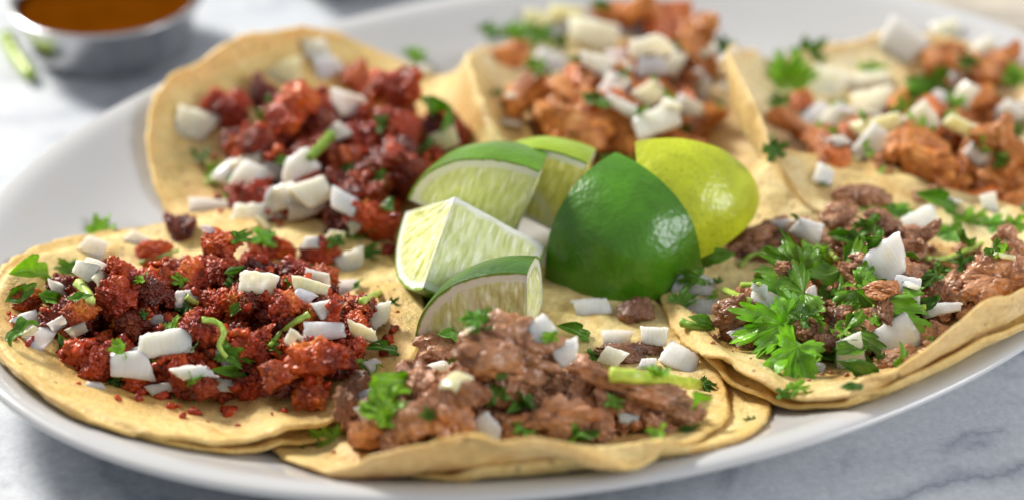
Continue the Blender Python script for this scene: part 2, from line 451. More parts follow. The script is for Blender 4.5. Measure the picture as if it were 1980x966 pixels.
    set_attr(me, 'edge', ed)
    ol = np.zeros(len(allV))
    if oil is not None:
        for k in range(nv):
            ol[k] = oil(allV[k][0] + cen.x, allV[k][1] + cen.y)
    set_attr(me, 'oil', ol)
    o = link('corn_tortilla', me, MAT['tortilla']); o.location = cen; o.color = tint + (1,)
    tag(o, label, 'tortilla', group); o.matrix_basis = Matrix.Translation(cen); solid(o)
    return o

def poly_world(pts, z):
    return [on_plane(x, y, z).xy for x, y in pts]
def inside_dist(p, poly):            # signed distance, positive inside
    d = 1e9; ins = False; n = len(poly)
    for i in range(n):
        a, b = poly[i], poly[(i + 1) % n]; ab = b - a; t = max(0, min(1, (p - a).dot(ab) / ab.length_squared))
        d = min(d, (p - a - ab * t).length)
        if (a.y > p.y) != (b.y > p.y) and p.x < (b.x - a.x) * (p.y - a.y) / (b.y - a.y) + a.x: ins = not ins
    return d if ins else -d
PG = dict(
    A=poly_world([(15, 600), (60, 540), (180, 490), (330, 455), (480, 452), (640, 475), (740, 535), (765, 600), (710, 715), (600, 760), (480, 754), (350, 748), (200, 735), (110, 690), (30, 655)], .024),
    E=poly_world([(365, 300), (430, 220), (560, 155), (700, 135), (850, 150), (915, 225), (880, 310), (800, 390), (740, 440), (620, 425), (480, 395), (400, 345)], .024),
    B=poly_world([(645, 815), (690, 710), (780, 662), (900, 645), (1060, 650), (1200, 668), (1330, 725), (1365, 785), (1320, 815), (1000, 825), (760, 838)], .028),
    D=poly_world([(1375, 590), (1400, 510), (1550, 440), (1700, 400), (1850, 430), (2020, 470), (2040, 590), (1810, 685), (1720, 722), (1620, 718), (1500, 650), (1380, 640)], .024),
    C=poly_world([(950, 225), (970, 150), (1080, 95), (1220, 60), (1350, 70), (1420, 130), (1420, 265), (1300, 300), (1180, 305), (1030, 280)], .024),
    F=poly_world([(1470, 275), (1500, 190), (1700, 120), (1880, 120), (2000, 130), (2080, 300), (1980, 400), (1700, 375), (1560, 360), (1480, 325)], .024),
)
def oil_of(k, reach=.010):
    return lambda x, y: sm(-reach, .003, inside_dist(Vector((x, y)), PG[k]))
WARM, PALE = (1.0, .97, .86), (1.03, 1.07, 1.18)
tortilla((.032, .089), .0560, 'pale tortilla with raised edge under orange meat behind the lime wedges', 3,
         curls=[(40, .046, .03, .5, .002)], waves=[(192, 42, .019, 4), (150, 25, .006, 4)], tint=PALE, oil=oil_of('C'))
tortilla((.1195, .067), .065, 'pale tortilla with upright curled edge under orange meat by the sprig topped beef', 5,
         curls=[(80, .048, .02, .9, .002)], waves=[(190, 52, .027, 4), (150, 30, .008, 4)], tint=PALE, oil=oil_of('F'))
tortilla((-.053, .066), .0595, 'yellow tortilla curled against the rim under red meat by the sauce cup', 7,
         curls=[(118, .047, .02, .35, .002), (180, .046, .02, .7, .002)], tint=(1.0, .97, .82), oil=oil_of('E'), rim=.003)
tortilla((.0085, -.052), .0570, 'lower plain tortilla under chopped beef, its edge peeking out beside the sprig taco', 11,
         curls=[(272, .044, .02, .3, .002)], tint=WARM, rim=.001)
tortilla((-.0045, -.0545), .0590, 'upper tortilla folded up along one edge around chopped beef', 13,
         curls=[(268, .0435, .006, 1.38, .0025)], tint=WARM, oil=oil_of('B', .006), rim=None)
tortilla((-.0790, -.0285), .0568, 'lower tortilla of the red meat taco lapped over the beef taco', 17, tint=(.98, .92, .70), rim=.004)
tortilla((-.0815, -.0270), .0590, 'oily golden upper tortilla under red meat lapped over the beef taco', 19,
         curls=[(70, .052, .03, .4, .001)], waves=[(-60, 25, .002, 4)], tint=(1, .94, .76), oil=oil_of('A'), rim=.004)
tortilla((.105, -.0205), .060, 'lower tortilla under the sprig topped beef taco, edge showing beneath its twin', 23,
         curls=[(300, .044, .02, .3, .003)], waves=[(215, 18, .002, 3)], tint=(1, .95, .80), rim=.002, cap=.006)
tortilla((.104, -.0180), .0625, 'upper tortilla with wavy lifted edge under the sprig topped beef', 29,
         curls=[(302, .046, .016, .5, .003)], waves=[(222, 14, .0055, 3), (196, 12, -.001, 3), (100, 48, .0095, 3), (150, 25, .003, 3)], tint=(1.0, 1.0, .95), oil=oil_of('D', .003), rim=.003, cap=.009)

# ------------------------------------------------------------------ lime octants
def make_lime(P, O, r, axis, rind_col, label, flesh_tint=(1, 1, 1), seed=1, name='lime_wedge', pn=2.1):
    """P: three orthonormal corner directions (world), O: the inner corner."""
    root = bpy.data.objects.new(name, None); COL.objects.link(root)
    ax = [1.0, 1.0, 1.0]; ax[axis] = 1.14
    D = [P[i] * (r * ax[i]) for i in range(3)]
    low = min(0.0, min((D[0] * a + D[1] * b + D[2] * c).z for a, b, c in [(1, 0, 0), (0, 1, 0), (0, 0, 1), (.577, .577, .577), (.707, .707, 0), (.707, 0, .707), (0, .707, .707)]))
    root.location = O; root.empty_display_size = .01
    # rind
    N = 56; V = []; F = []; ix = {}
    for a in range(N + 1):
        for b in range(N + 1 - a):
            c = N - a - b
            w = Vector((math.sin(a / N * math.pi / 2), math.sin(b / N * math.pi / 2), math.sin(c / N * math.pi / 2))); w.normalize()
            wn = Vector(w); w = w * (w.x ** pn + w.y ** pn + w.z ** pn) ** (-1 / pn)
            p = D[0] * w.x + D[1] * w.y + D[2] * w.z
            p = p * (1 + .010 * nz(wn, 3.2, seed))
            ix[(a, b)] = len(V); V.append(p)
    for a in range(N):
        for b in range(N - a):
            F.append((ix[(a, b)], ix[(a + 1, b)], ix[(a, b + 1)]))
            if a + b < N - 1: F.append((ix[(a + 1, b)], ix[(a + 1, b + 1)], ix[(a, b + 1)]))
    me = mesh_from('rind', V, F)
    mid = (P[0] + P[1] + P[2])
    if me.polygons[len(F) // 2].normal.dot(mid) < 0: me.flip_normals()
    rd = link('rind', me, MAT['rind'], root); rd.color = tuple(rind_col) + (1,)
    Solid(BVHTree.FromPolygons(V, F), Matrix.Translation(O), Vector(O), r * 1.3)
    # three cut faces, each its own part
    rs = random.Random(seed)
    for k in range(3):
        i, j = [q for q in range(3) if q != k]
        NR, NT = 60, 70; V = []; F = []; A = {n: [] for n in ('rho', 'memb', 'vs', 'vq', 'vf')}
        nrm = -P[k]
        for a in range(NR + 1):
            for b in range(NT + 1):
                th = b / NT * math.pi / 2; rho = a / NR
                w = (D[i] * math.cos(th) + D[j] * math.sin(th)) * (abs(math.cos(th)) ** pn + abs(math.sin(th)) ** pn) ** (-1 / pn)
                wd_ = Vector((0, 0, 0)); wd_[i] = math.cos(th); wd_[j] = math.sin(th)
                p = w * rho * (1 + (.010 * nz(wd_, 3.2, seed)))
                if axis == k:            # equatorial cut: segments meet in the middle
                    s_, q_ = rho, th * .8; seg = th / (math.pi / 2) * 2.6 + .3 + seed * .37
                    f = abs(seg - round(seg)); mb = max(sm(.055, .02, f * (rho + .05) * 1.6), sm(.13, .07, rho))
                else:                    # lengthwise cut through or beside the core
                    along = math.cos(th) if axis == i else math.sin(th); across = math.sin(th) if axis == i else math.cos(th)
                    s_, q_ = rho * across, rho * along
                    mb = sm(.085, .03, rho * across + .03 * nz((q_ * 6, k, seed)))
                    seg = rho * along * 1.0 - .35 * rho * across
                    if (k + seed) % 2: mb = max(mb, .75 * sm(.10, .0, abs(th - .75 - .12 * math.sin(rho * 5)) * rho))
                # relief: flesh sinks a little between the pith edges and bulges in the middle
                inn = sm(.88, .80, rho) * (1 - min(1, mb))
                rel = .00045 * inn * (1 + 1.3 * nz((s_ * 4, q_ * 22, k + seed)) + .6 * nz((s_ * 11, q_ * 40, k))) - .0003 * inn
                edge = min(1, rho * 8) * min(1, (1 - rho) * 20) * min(1, b / 5) * min(1, (NT - b) / 5)
                p = p + nrm * rel * edge * 1.5
                V.append(p); A['rho'].append(rho); A['memb'].append(min(1, mb)); A['vs'].append(s_); A['vq'].append(q_); A['vf'].append(k * 3.1 + seed)
        for a in range(NR):
            for b in range(NT):
                q = a * (NT + 1) + b; F.append((q, q + 1, q + NT + 2, q + NT + 1))
        me = mesh_from('cut_face', V, F)
        if me.polygons[len(F) // 2].normal.dot(nrm) < 0: me.flip_normals()
        for n, v in A.items(): set_attr(me, n, v)
        fo = link('cut_face', me, MAT['flesh'], root); fo.color = tuple(flesh_tint) + (1,)
        Solid(BVHTree.FromPolygons(V, F), Matrix.Translation(O), Vector(O), r * 1.3)
    tag(root, label, 'lime wedge', 'lime wedges in the middle of the platter')
    return root
def ortho(rows):                       # rows: px offsets (right, up) of the three corners -> corner directions
    r0 = np.array([p[0] for p in rows], float); u0 = np.array([p[1] for p in rows], float)
    r0 /= np.linalg.norm(r0); u0 /= np.linalg.norm(u0)
    for _ in range(20):
        d = r0 @ u0; r0, u0 = r0 - .5 * d * u0, u0 - .5 * d * r0
        r0 /= np.linalg.norm(r0); u0 /= np.linalg.norm(u0)
    b0 = np.cross(r0, u0)
    return r0, u0, b0
def dirs(r0, u0, b0): return [CR * float(r0[i]) + CU * float(u0[i]) + CB * float(b0[i]) for i in range(3)]
def flat(az):                          # T up, two corners on the plate: azimuths az and az+90
    a = math.radians(az); return [Vector((0, 0, 1)), Vector((math.cos(a), math.sin(a), 0)), Vector((-math.sin(a), math.cos(a), 0))]
def seat(px, py, P, r, base):          # O on the pixel's ray so that the lowest point of the octant is at height base
    lo = 0.0
    for i in range(9):
        for j in range(9):
            a, b = i / 8 * math.pi / 2, j / 8 * math.pi / 2
            lo = min(lo, (P[0] * math.cos(a) * math.cos(b) + P[1] * math.cos(a) * math.sin(b) + P[2] * math.sin(a)).z * r)
    return on_plane(px, py, base - lo)
GREEN, DGREEN, LGREEN, YEL = (.065, .19, .008), (.058, .195, .005), (.14, .30, .014), (.48, .54, .02)
r0, u0, b0 = ortho([(-85, 115), (150, -10), (20, -80)]); b0 = b0 if b0.sum() > 0 else -b0
P5 = dirs(r0, u0, b0); make_lime(P5, seat(1272, 415, P5, .0265, .0150), .0265, 1, YEL, 'yellow green lime wedge leaning behind the big dark green wedge', seed=4)
r0, u0, b0 = ortho([(-150, 60), (80, 165), (70, 120)]); b0 = b0 if b0[2] < 0 else -b0
P6 = dirs(r0, u0, b0); make_lime(P6, seat(1075, 450, P6, .027, .015), .0265, 0, (.27, .40, .016), 'light green lime wedge squeezed between the other wedges, mostly hidden', (1.05, .95, .6), seed=5)
r0, u0, b0 = ortho([(-185, 85), (60, 150), (50, 125)]); b0 = b0 if b0[2] < 0 else -b0
P3 = dirs(r0, u0, b0); make_lime(P3, seat(985, 470, P3, .028, .016), .0278, 0, (.10, .235, .010), 'lime wedge with bright green peel on top and pale cut face below', seed=2)
P4 = flat(226); make_lime(P4, seat(1184, 460, P4, .0288, .0125), .0288, 2, DGREEN, 'big dark green lime wedge showing only glossy peel', seed=3, pn=2.5)
r0, u0, b0 = ortho([(-115, -17), (-45, -187), (185, -112)]); b0 = b0 if b0[2] < 0 else -b0
P2 = dirs(r0, u0, b0); make_lime(P2, seat(880, 380, P2, .0275, .0135), .0278, 2, GREEN, 'lime wedge lying peel down with two pale cut faces meeting in a ridge', seed=6)
P1 = flat(80); P1 = [P1[0], P1[2], P1[1]]
make_lime(P1, seat(1018, 690, P1, .027, .0145), .0262, 1, (.042, .12, .012), 'small lime wedge standing upright between red meat and beef, cut face showing', seed=9)

# ------------------------------------------------------------------ shape library
def ico(sub):
    bm = bmesh.new(); bmesh.ops.create_icosphere(bm, subdivisions=sub, radius=1)
    V = np.array([v.co[:] for v in bm.verts]); F = [tuple(v.index for v in f.verts) for f in bm.faces]; bm.free(); return V, F
ICO6, ICO5, ICO2 = ico(6), ico(5), ico(2)
DIM = {}
def store(name, V, F, mat):
    V = np.asarray(V); lo, hi = V.min(0), V.max(0); V = (V - (lo + hi) / 2) / (hi - lo).max()
    me = mesh_from(name, V, F); me.materials.append(mat)
    if name in ('dice', 'sliver'): me.set_sharp_from_angle(angle=math.radians(38))
    DIM[me.name] = (V.max(0) - V.min(0)); return me
def crumble(seed, nb=12, ns=240, small=(.03, .12), rg=1.0, el=(1, .8, .65), ic=ICO6):
    g = np.random.default_rng(seed); d, F = ic; t = np.full(len(d), .35)
    def ball(c, r):
        dc = d @ c; disc = r * r - c @ c + dc * dc
        h = np.where(disc > 0, dc + np.sqrt(np.maximum(disc, 0)), 0); return np.where(h > 0, h, 0)
    for _ in range(nb):
        c = g.normal(size=3); c *= g.uniform(.25, .62) / np.linalg.norm(c); t = np.maximum(t, ball(c, g.uniform(.24, .46)))
    for _ in range(ns):
        k = g.integers(len(d)); r = g.uniform(*small) ; c = d[k] * (t[k] - r * g.uniform(.15, .7)); t = np.maximum(t, ball(c, r))
    V = d * t[:, None] * np.array(el)
    V = np.array([v * (1 + .16 * nz(v, 2.6, seed) + .13 * nz(v, 5.3, seed) + rg * (.10 * nz(v, 10, seed) + .06 * nz(v, 21, seed))) for v in V])
    return V, F
def chop(seed, el=(1, .66, .42), planes=5, fibre=.05, lump=.20, ic=ICO6):
    g = np.random.default_rng(seed); d, F = ic
    e = 2.8; n = (np.abs(d) ** e).sum(1) ** (-1 / e); V = d * n[:, None]
    for _ in range(planes):
        nn = g.normal(size=3); nn /= np.linalg.norm(nn); off = g.uniform(.48, .85)
        ex = np.maximum(0, V @ nn - off); V = V - ex[:, None] * nn * .80
    V = V * np.array(el); out = []
    for v in V:
        l = 1 + lump * nz(v, 1.7, seed) + .17 * nz(v, 3.4, seed + 3) + .10 * nz(v, 7.5, seed) + .05 * nz(v, 17, seed)
        fb = fibre * nz((v[0] * 1.6, v[1] * 10, v[2] * 10), 1, seed)
        out.append(v * (l + fb))
    V = np.array(out); b = .22 * g.normal(); V[:, 2] += b * V[:, 0] ** 2; V[:, 1] += .2 * g.normal() * V[:, 0] ** 2
    return V, F
def onion(seed, th=.26, bend=.9, asp=.8):
    g = random.Random(seed); n = 12; bm = bmesh.new(); bmesh.ops.create_cube(bm, size=2)
    bmesh.ops.subdivide_edges(bm, edges=bm.edges[:], cuts=n, use_grid_fill=True)
    cj = [(g.uniform(-.75, .2), g.uniform(-.75, .2)) for _ in range(4)]; taper = g.uniform(.25, 1.0); tw = g.uniform(-.15, .15)
    V = []
    for v in bm.verts:
        x, y, z = v.co
        rr = .13 * (abs(x) ** 8 + abs(y) ** 8) * (abs(z) ** 3)
        m_ = 1 - .06 * (max(abs(x), abs(y)) ** 10) * abs(z) ** 6
        cx = sum(c[0] * w for c, w in zip(cj, ((1 - x) * (1 - y), (1 + x) * (1 - y), (1 + x) * (1 + y), (1 - x) * (1 + y)))) / 4
        cy = sum(c[1] * w for c, w in zip(cj, ((1 - x) * (1 - y), (1 + x) * (1 - y), (1 + x) * (1 + y), (1 - x) * (1 + y)))) / 4
        X = (x + cx * x * .8) * m_; Y = asp * (y + cy * y * .8) * m_ * (1 - (1 - taper) * .25 * (x + 1))
        t = th * (1 - .25 * (1 - taper) * (x + 1)); Z = z * t * (1 - rr * 2)
        Z += .035 * nz((x, y, z), 1.4, seed)
        a = Y * bend; Rr = 1 / max(bend, .05)
        Y2 = (Rr + Z) * math.sin(a); Z2 = (Rr + Z) * math.cos(a) - Rr
        Z2 -= .12 * X * X * (1 if seed % 2 else .3); Z2 += tw * X * Y2
        X += .07 * nz((x * 2, y * 2, z), 1.2, seed + 4) * abs(x) ** 2; Y2 += .07 * nz((y * 2, x * 2, z), 1.5, seed + 7) * abs(y) ** 2
        V.append((X, Y2, Z2))
    F = [tuple(v.index for v in f.verts) for f in bm.faces]; bm.free(); return V, F
def leaf(seed, span=128, fold=.5, droop=.5, crump=.30, lobes=(0, -46, 46, -96, 96), teeth=.27, thick=.012):
    g = random.Random(seed); NR, NT = 10, 168; V = []; vein = []; F = []
    lw = [(1.0 if l == 0 else (.92 if abs(l) < 60 else .62)) * g.uniform(.85, 1.05) for l in lobes]; tp = g.uniform(0, 6.28); nt = g.choice([27, 29, 31])
    for i in range(NR + 1):
        for j in range(NT + 1):
            th = math.radians(-span + 2 * span * j / NT); td = math.degrees(th)
            e = max(w * math.exp(-((td - l) / 23) ** 2 * .9) for l, w in zip(lobes, lw))
            R = .30 + .70 * e; R *= 1 + teeth * (abs(math.sin(nt * th / 2 + tp)) ** .7 - .6) + .07 * nz((td * .09, seed, 0))
            k = i / NR; r = R * k; x, y = r * math.cos(th), r * math.sin(th) * .88
            z = fold * abs(y) * .6 + .10 * k * k * nz((math.cos(th) * 3.2, math.sin(th) * 3.2, seed), 1.0) + .04 * k * math.sin(td * .13 + seed * 2) + crump * nz((x * 2.2, y * 2.2, seed), 1.0) * (.3 + k) + .05 * k * math.sin(td * .14 + seed) + .05 * k * nz((x * 6, y * 6, seed))
            a = droop * x; rad = 1 / droop if abs(droop) > .02 else 50
            X = (rad + z) * math.sin(x / rad) if abs(droop) > .02 else x; Z = (rad + z) * math.cos(x / rad) - rad if abs(droop) > .02 else z
            V.append((X, y, Z))
            near = min(abs(td - l) for l in lobes); sub = abs(math.sin(math.radians(td - round(td / 22) * 22) * 4))
            vein.append(max(sm(7, 1.2, near * (k + .12)), .55 * sm(.22, .05, sub) * sm(.2, .5, k)))
    n = len(V)
    for i in range(NR):
        for j in range(NT):
            q = i * (NT + 1) + j; F.append((q, q + 1, q + NT + 2, q + NT + 1))
    V2 = [(x, y, z - thick) for x, y, z in V]; F2 = [tuple(n + q for q in reversed(f)) for f in F]
    E = []
    for j in range(NT):
        q = NR * (NT + 1) + j; E.append((q + 1, q, n + q, n + q + 1))
    me = store('leaf', V + V2, F + F2 + E, MAT['leaf']); set_attr(me, 'vein', vein + vein); return me
def granular(seed, el):
    V, F = chop(seed, el=el, planes=4, fibre=.03, lump=.34); out = []
    for v in V:
        p = Vector(v); a = noise.voronoi(p * 3.6 + Vector((seed, 0, 0)))[0][0]; b = noise.voronoi(p * 8.5 + Vector((0, seed, 0)))[0][0]
        out.append(p * (1 + .34 * (.42 - a) + .16 * (.42 - b) + .05 * nz(p, 22, seed)))
    return np.array([tuple(p) for p in out]), F
LIB = dict(
    chorizo=[store('chunk', *crumble(100 + i, el=((1, .8, .68), (1, .62, .55), (1, .9, .8), (1, .75, .9))[i % 4]), MAT['chorizo']) for i in range(5)]
        + [store('chunk', *granular(130 + i, ((1, .75, .6), (1, .6, .5), (1, .9, .7))[i % 3]), MAT['chorizo']) for i in range(9)],
    beef=[store('chunk', *chop(200 + i, el=((1, .66, .42), (1, .5, .34), (1, .8, .5), (1, .42, .36))[i % 4], fibre=.09, lump=.26), MAT['beef']) for i in range(8)]
        + [store('chunk', *crumble(230 + i, nb=9, ns=110, small=(.05, .20), el=((1, .7, .42), (1, .55, .45), (1, .8, .5))[i % 3], rg=.9), MAT['beef']) for i in range(8)],
    pastor=[store('chunk', *chop(300 + i, el=((1, .5, .4), (1, .30, .26), (1, .62, .42), (1, .26, .22))[i % 4], fibre=.16, lump=.25, ic=ICO5), MAT['pastor']) for i in range(14)],
    onion=[store('dice', *onion(400 + i, th=(.22, .15, .11, .27)[i % 4], bend=(.6, 1.0, 1.3, .4)[i % 4], asp=(.8, .9, .6, .75)[i % 4]), MAT['onion']) for i in range(16)],
    sliver=[store('sliver', *onion(450 + i, th=.15, bend=1.0, asp=.36), MAT['onion']) for i in range(8)],
    leaf=[leaf(500 + i, droop=(.4, .9, -.6, .2)[i % 4]) for i in range(10)],
    shred=[leaf(550 + i, span=34 + 5 * (i % 3), fold=.8, droop=(1.2, -1.4, .7)[i % 3], crump=.28, lobes=(0,), teeth=.10) for i in range(8)],
)
WHO = dict(A='red meat taco touching plain beef', E='red meat taco by salsa cup', B='beef taco without sprig',
           D='sprig topped beef taco', C='orange meat taco behind limes', F='orange meat taco beside sprig taco')
TCEN = dict(A=(-.0815, -.0285), B=(-.0045, -.0545), C=(.032, .089), D=(.104, -.018), E=(-.053, .066), F=(.1195, .067))
WALL = dict(B=Vector((-.035, -.999, 0)), D=Vector((.53, -.85, 0)))
def own(taco, p): return (p.xy - Vector(TCEN[taco])).length < .058
MEATKIND = dict(A='chorizo', E='chorizo', B='beef', D='beef', C='pastor', F='pastor')
RND = random.Random(77)
KIND = dict(chorizo=('sausage_chunk', 'meat chunk'), beef=('beef_chunk', 'meat chunk'), pastor=('orange_meat_chunk', 'meat chunk'),
            onion=('onion_dice', 'onion'), sliver=('onion_sliver', 'onion'), leaf=('cilantro_leaf', 'cilantro'), shred=('cilantro_shred', 'cilantro'))
def place(kind, mtx, taco, desc, tint, me=None, rnd=RND):
    me = me or rnd.choice(LIB[kind]); nm, cat = KIND[kind]
    o = bpy.data.objects.new(nm, me); COL.objects.link(o); o.matrix_basis = mtx; o.color = tuple(tint) + (1,)
    tag(o, f'{desc} on the {WHO[taco]}', cat, f'{nm.replace("_", " ")}s on the {WHO[taco]}'); solid(o); return o
def frame(z, x):
    z = z.normalized(); x = (x - z * x.dot(z)).normalized(); y = z.cross(x)
    return Matrix((x, y, z)).transposed().to_4x4()
def px_put(taco, kind, px, py, w, h, roll, desc, tint, face=.55, lift=.28, thick=1.0, me=None, up=None, flip=False):
    d = ray(px, py); hit = cast(CAM, d)
    for _ in range(6):                 # pieces sit inside the folded edge, not on its outer side
        if hit is None or taco not in WALL or hit[1].dot(WALL[taco]) < .45 or (hit[0].xy - Vector(TCEN[taco])).dot(WALL[taco].xy) < .036: break
        py -= 14; d = ray(px, py); hit = cast(CAM, d)
    for _ in range(3):                 # the heap is too low here: add a chunk under the piece so that it has something to rest on
        if hit is not None and (own(taco, hit[0]) or inside_dist(hit[0].xy, PG[taco]) > -.010): break
        far = hit[2] if hit else .8; best = None
        for k in range(40):
            q = CAM + d * (far - .001 * k * 2.5)
            if inside_dist(q.xy, PG[taco]) > -.001:
                best = q; break
        if best is None or best.z - top(best.x, best.y)[0] > .016: break
        g = RND; mk = MEATKIND[taco]
        drop(taco, mk, best.x, best.y, g.uniform(.012, .017), 'medium ' + ({'chorizo': 'red meat crumble', 'beef': 'brown beef chunk', 'pastor': 'orange brown meat chunk'}[mk]), (1, 1, 1), g)
        hit = cast(CAM, d)
    if hit is None: return
    p, n, _ = hit; s = mpp(p); me = me or RND.choice(LIB[kind][8:] if (kind == 'beef' and w * h > 6000) else LIB[kind]); dm = DIM[me.name]
    z = (n * (1 - face) + (-d) * face).normalized() if up is None else up
    a = math.radians(roll); R = frame(z, CR * math.cos(a) + CU * math.sin(a))
    if flip: R = R @ Matrix.Rotation(math.pi, 4, 'X')
    sx, sy = w * s / dm[0], h * s / dm[1]; sz = thick * math.sqrt(sx * sy)
    c = p + z * (dm[2] * sz * lift)
    return place(kind, Matrix.Translation(c) @ R @ Matrix.Diagonal((sx, sy, sz, 1)), taco, desc, tint, me)
def rot_rand(g, tilt=.5):
    return (Matrix.Rotation(g.uniform(0, 6.28), 4, 'Z') @ Matrix.Rotation(g.gauss(0, tilt), 4, 'X') @ Matrix.Rotation(g.gauss(0, tilt), 4, 'Y'))
def drop(taco, kind, x, y, size, desc, tint, g, tilt=.5, sink=.22):
    zs = [top(x + dx * size * .3, y + dy * size * .3)[0] for dx, dy in ((0, 0), (1, 0), (-1, 0), (0, 1), (0, -1))]
    zs.sort(); z = sum(zs[1:4]) / 3
    me = g.choice(LIB[kind]); dz = DIM[me.name][2] * size
    place(kind, Matrix.Translation((x, y, z + dz * (.5 - sink))) @ rot_rand(g, tilt) @ Matrix.Scale(size, 4), taco, desc, tint, me)
def heap(taco, kind, n, hmax, size, seed, desc, tints, margin=.022, tilt=.5):
    g = random.Random(seed); poly = PG[taco]; xs = [p.x for p in poly]; ys = [p.y for p in poly]
    base = {}
    for i in range(n):
        best = None
        for _ in range(14):
            p = Vector((g.uniform(min(xs), max(xs)), g.uniform(min(ys), max(ys)))); d = inside_dist(p, poly)
            if d < .002: continue
            k = (round(p.x / .004), round(p.y / .004))
            z = top(p.x, p.y)[0]
            if k not in base: base[k] = min(z, BASEZ[taco] + .004)
            want = base[k] + hmax * sm(-.004, margin, d) * (.85 + .3 * nz((p.x, p.y, 0), 60, seed))
            de = want - z
            if best is None or de > best[0]: best = (de, p)
        if best is None or best[0] < .001: continue
        s = g.uniform(*size) * (1.0 if best[0] > .005 else .75)
        ti = g.randrange(len(tints)); szw = 'tiny' if s < size[0] + .3 * (size[1] - size[0]) else ('large' if s > size[0] + .75 * (size[1] - size[0]) else 'medium')
        drop(taco, kind, best[1].x, best[1].y, s, f"{szw} {('', 'dark ', 'pale ', 'very dark ', 'bright ')[ti]}{desc}", tints[ti], g, tilt)
BASEZ = {}
for k, poly in PG.items():
    cx = sum(p.x for p in poly) / len(poly); cy = sum(p.y for p in poly) / len(poly); BASEZ[k] = top(cx, cy)[0]

RED = [(1, 1, 1), (.75, .7, .7), (1.2, 1.15, 1), (.55, .5, .5), (.95, 1.25, 1.1)]
BRN = [(1, 1, 1), (.75, .7, .68), (1.15, 1.05, .95), (.55, .48, .45), (1.1, .95, .8)]
ORG = [(1, 1, 1), (.8, .7, .65), (1.2, 1.2, 1.1), (.6, .5, .45), (1.15, .85, .7)]
RED = [(.9, .95, 1), (.62, .75, .8), (1.2, 1.7, 1.4), (.38, .48, .6), (1.05, 1.9, 1.5)]
BRN = [(1, 1, 1), (.72, .66, .62), (1.08, 1.04, 1.04), (.5, .44, .42), (1.12, .95, .75)]
ORG = [(1, 1, 1), (.8, .7, .65), (1.2, 1.2, 1.1), (.6, .5, .45), (1.15, .85, .7)]
heap('E', 'chorizo', 92, .0175, (.009, .020), 11, 'red meat crumble', RED, margin=.016)
heap('C', 'pastor', 110, .0270, (.010, .022), 12, 'orange brown meat chunk', ORG)
heap('F', 'pastor', 110, .0170, (.010, .020), 13, 'orange brown meat chunk', ORG)
heap('A', 'chorizo', 200, .0185, (.006, .0150), 14, 'red meat crumble', RED, margin=.016)
heap('D', 'beef', 105, .0140, (.008, .0185), 15, 'brown beef chunk', BRN)
heap('B', 'beef', 85, .0190, (.010, .0200), 16, 'brown beef chunk', BRN)

# ------------------------------------------------------------------ crumbs (uncountable)
def crumbs(taco, n, mat, size, seed, spread, name):
    g = random.Random(seed); poly = PG[taco]; xs = [p.x for p in poly]; ys = [p.y for p in poly]
    d, F0 = ICO2; V = []; F = []; cen = Vector((sum(xs) / len(xs), sum(ys) / len(ys), BASEZ[taco])); k = 0
    while k < n:
        p = Vector((g.uniform(min(xs) - spread, max(xs) + spread), g.uniform(min(ys) - spread, max(ys) + spread))); ds = inside_dist(p, poly)
        if ds < -spread or (ds < 0 and g.random() > .25): continue
        z, nrm = top(p.x, p.y); s = g.uniform(*size) * (.6 if ds < 0 else 1); b = len(V); k += 1
        sc = Vector((g.uniform(.7, 1.3), g.uniform(.6, 1.1), g.uniform(.45, .9))); rot = rot_rand(g, 1.0).to_3x3()
        c = Vector((p.x, p.y, z + s * .3)) - cen; off = g.uniform(0, 99)
        for v in d:
            q = Vector(v) * (1 + .75 * nz(v, 1.7, off)); q = rot @ Vector((q.x * sc.x, q.y * sc.y, q.z * sc.z)); V.append(c + q * s)
        F += [tuple(b + i for i in f) for f in F0]
    o = link(name, mesh_from(name, V, F), mat); o.location = cen
    tag(o, f'fine loose meat crumbs scattered over the {WHO[taco]}', 'crumbs', kind='stuff')
mA = MAT['chorizo'].copy(); mA.name = 'red_crumb'
for nd in mA.node_tree.nodes:
    if nd.type == 'TEX_NOISE': nd.inputs['Scale'].default_value *= 60
crumbs('A', 230, mA, (.0005, .0020), 5, .004, 'meat_crumbs')
crumbs('E', 90, mA, (.0008, .0024), 6, .003, 'meat_crumbs')
mB = MAT['beef'].copy(); mB.name = 'beef_crumb'
for nd in mB.node_tree.nodes:
    if nd.type == 'TEX_NOISE': nd.inputs['Scale'].default_value *= 60
crumbs('D', 130, mB, (.0004, .0014), 7, .006, 'meat_crumbs')
crumbs('B', 80, mB, (.0004, .0013), 8, .004, 'meat_crumbs')

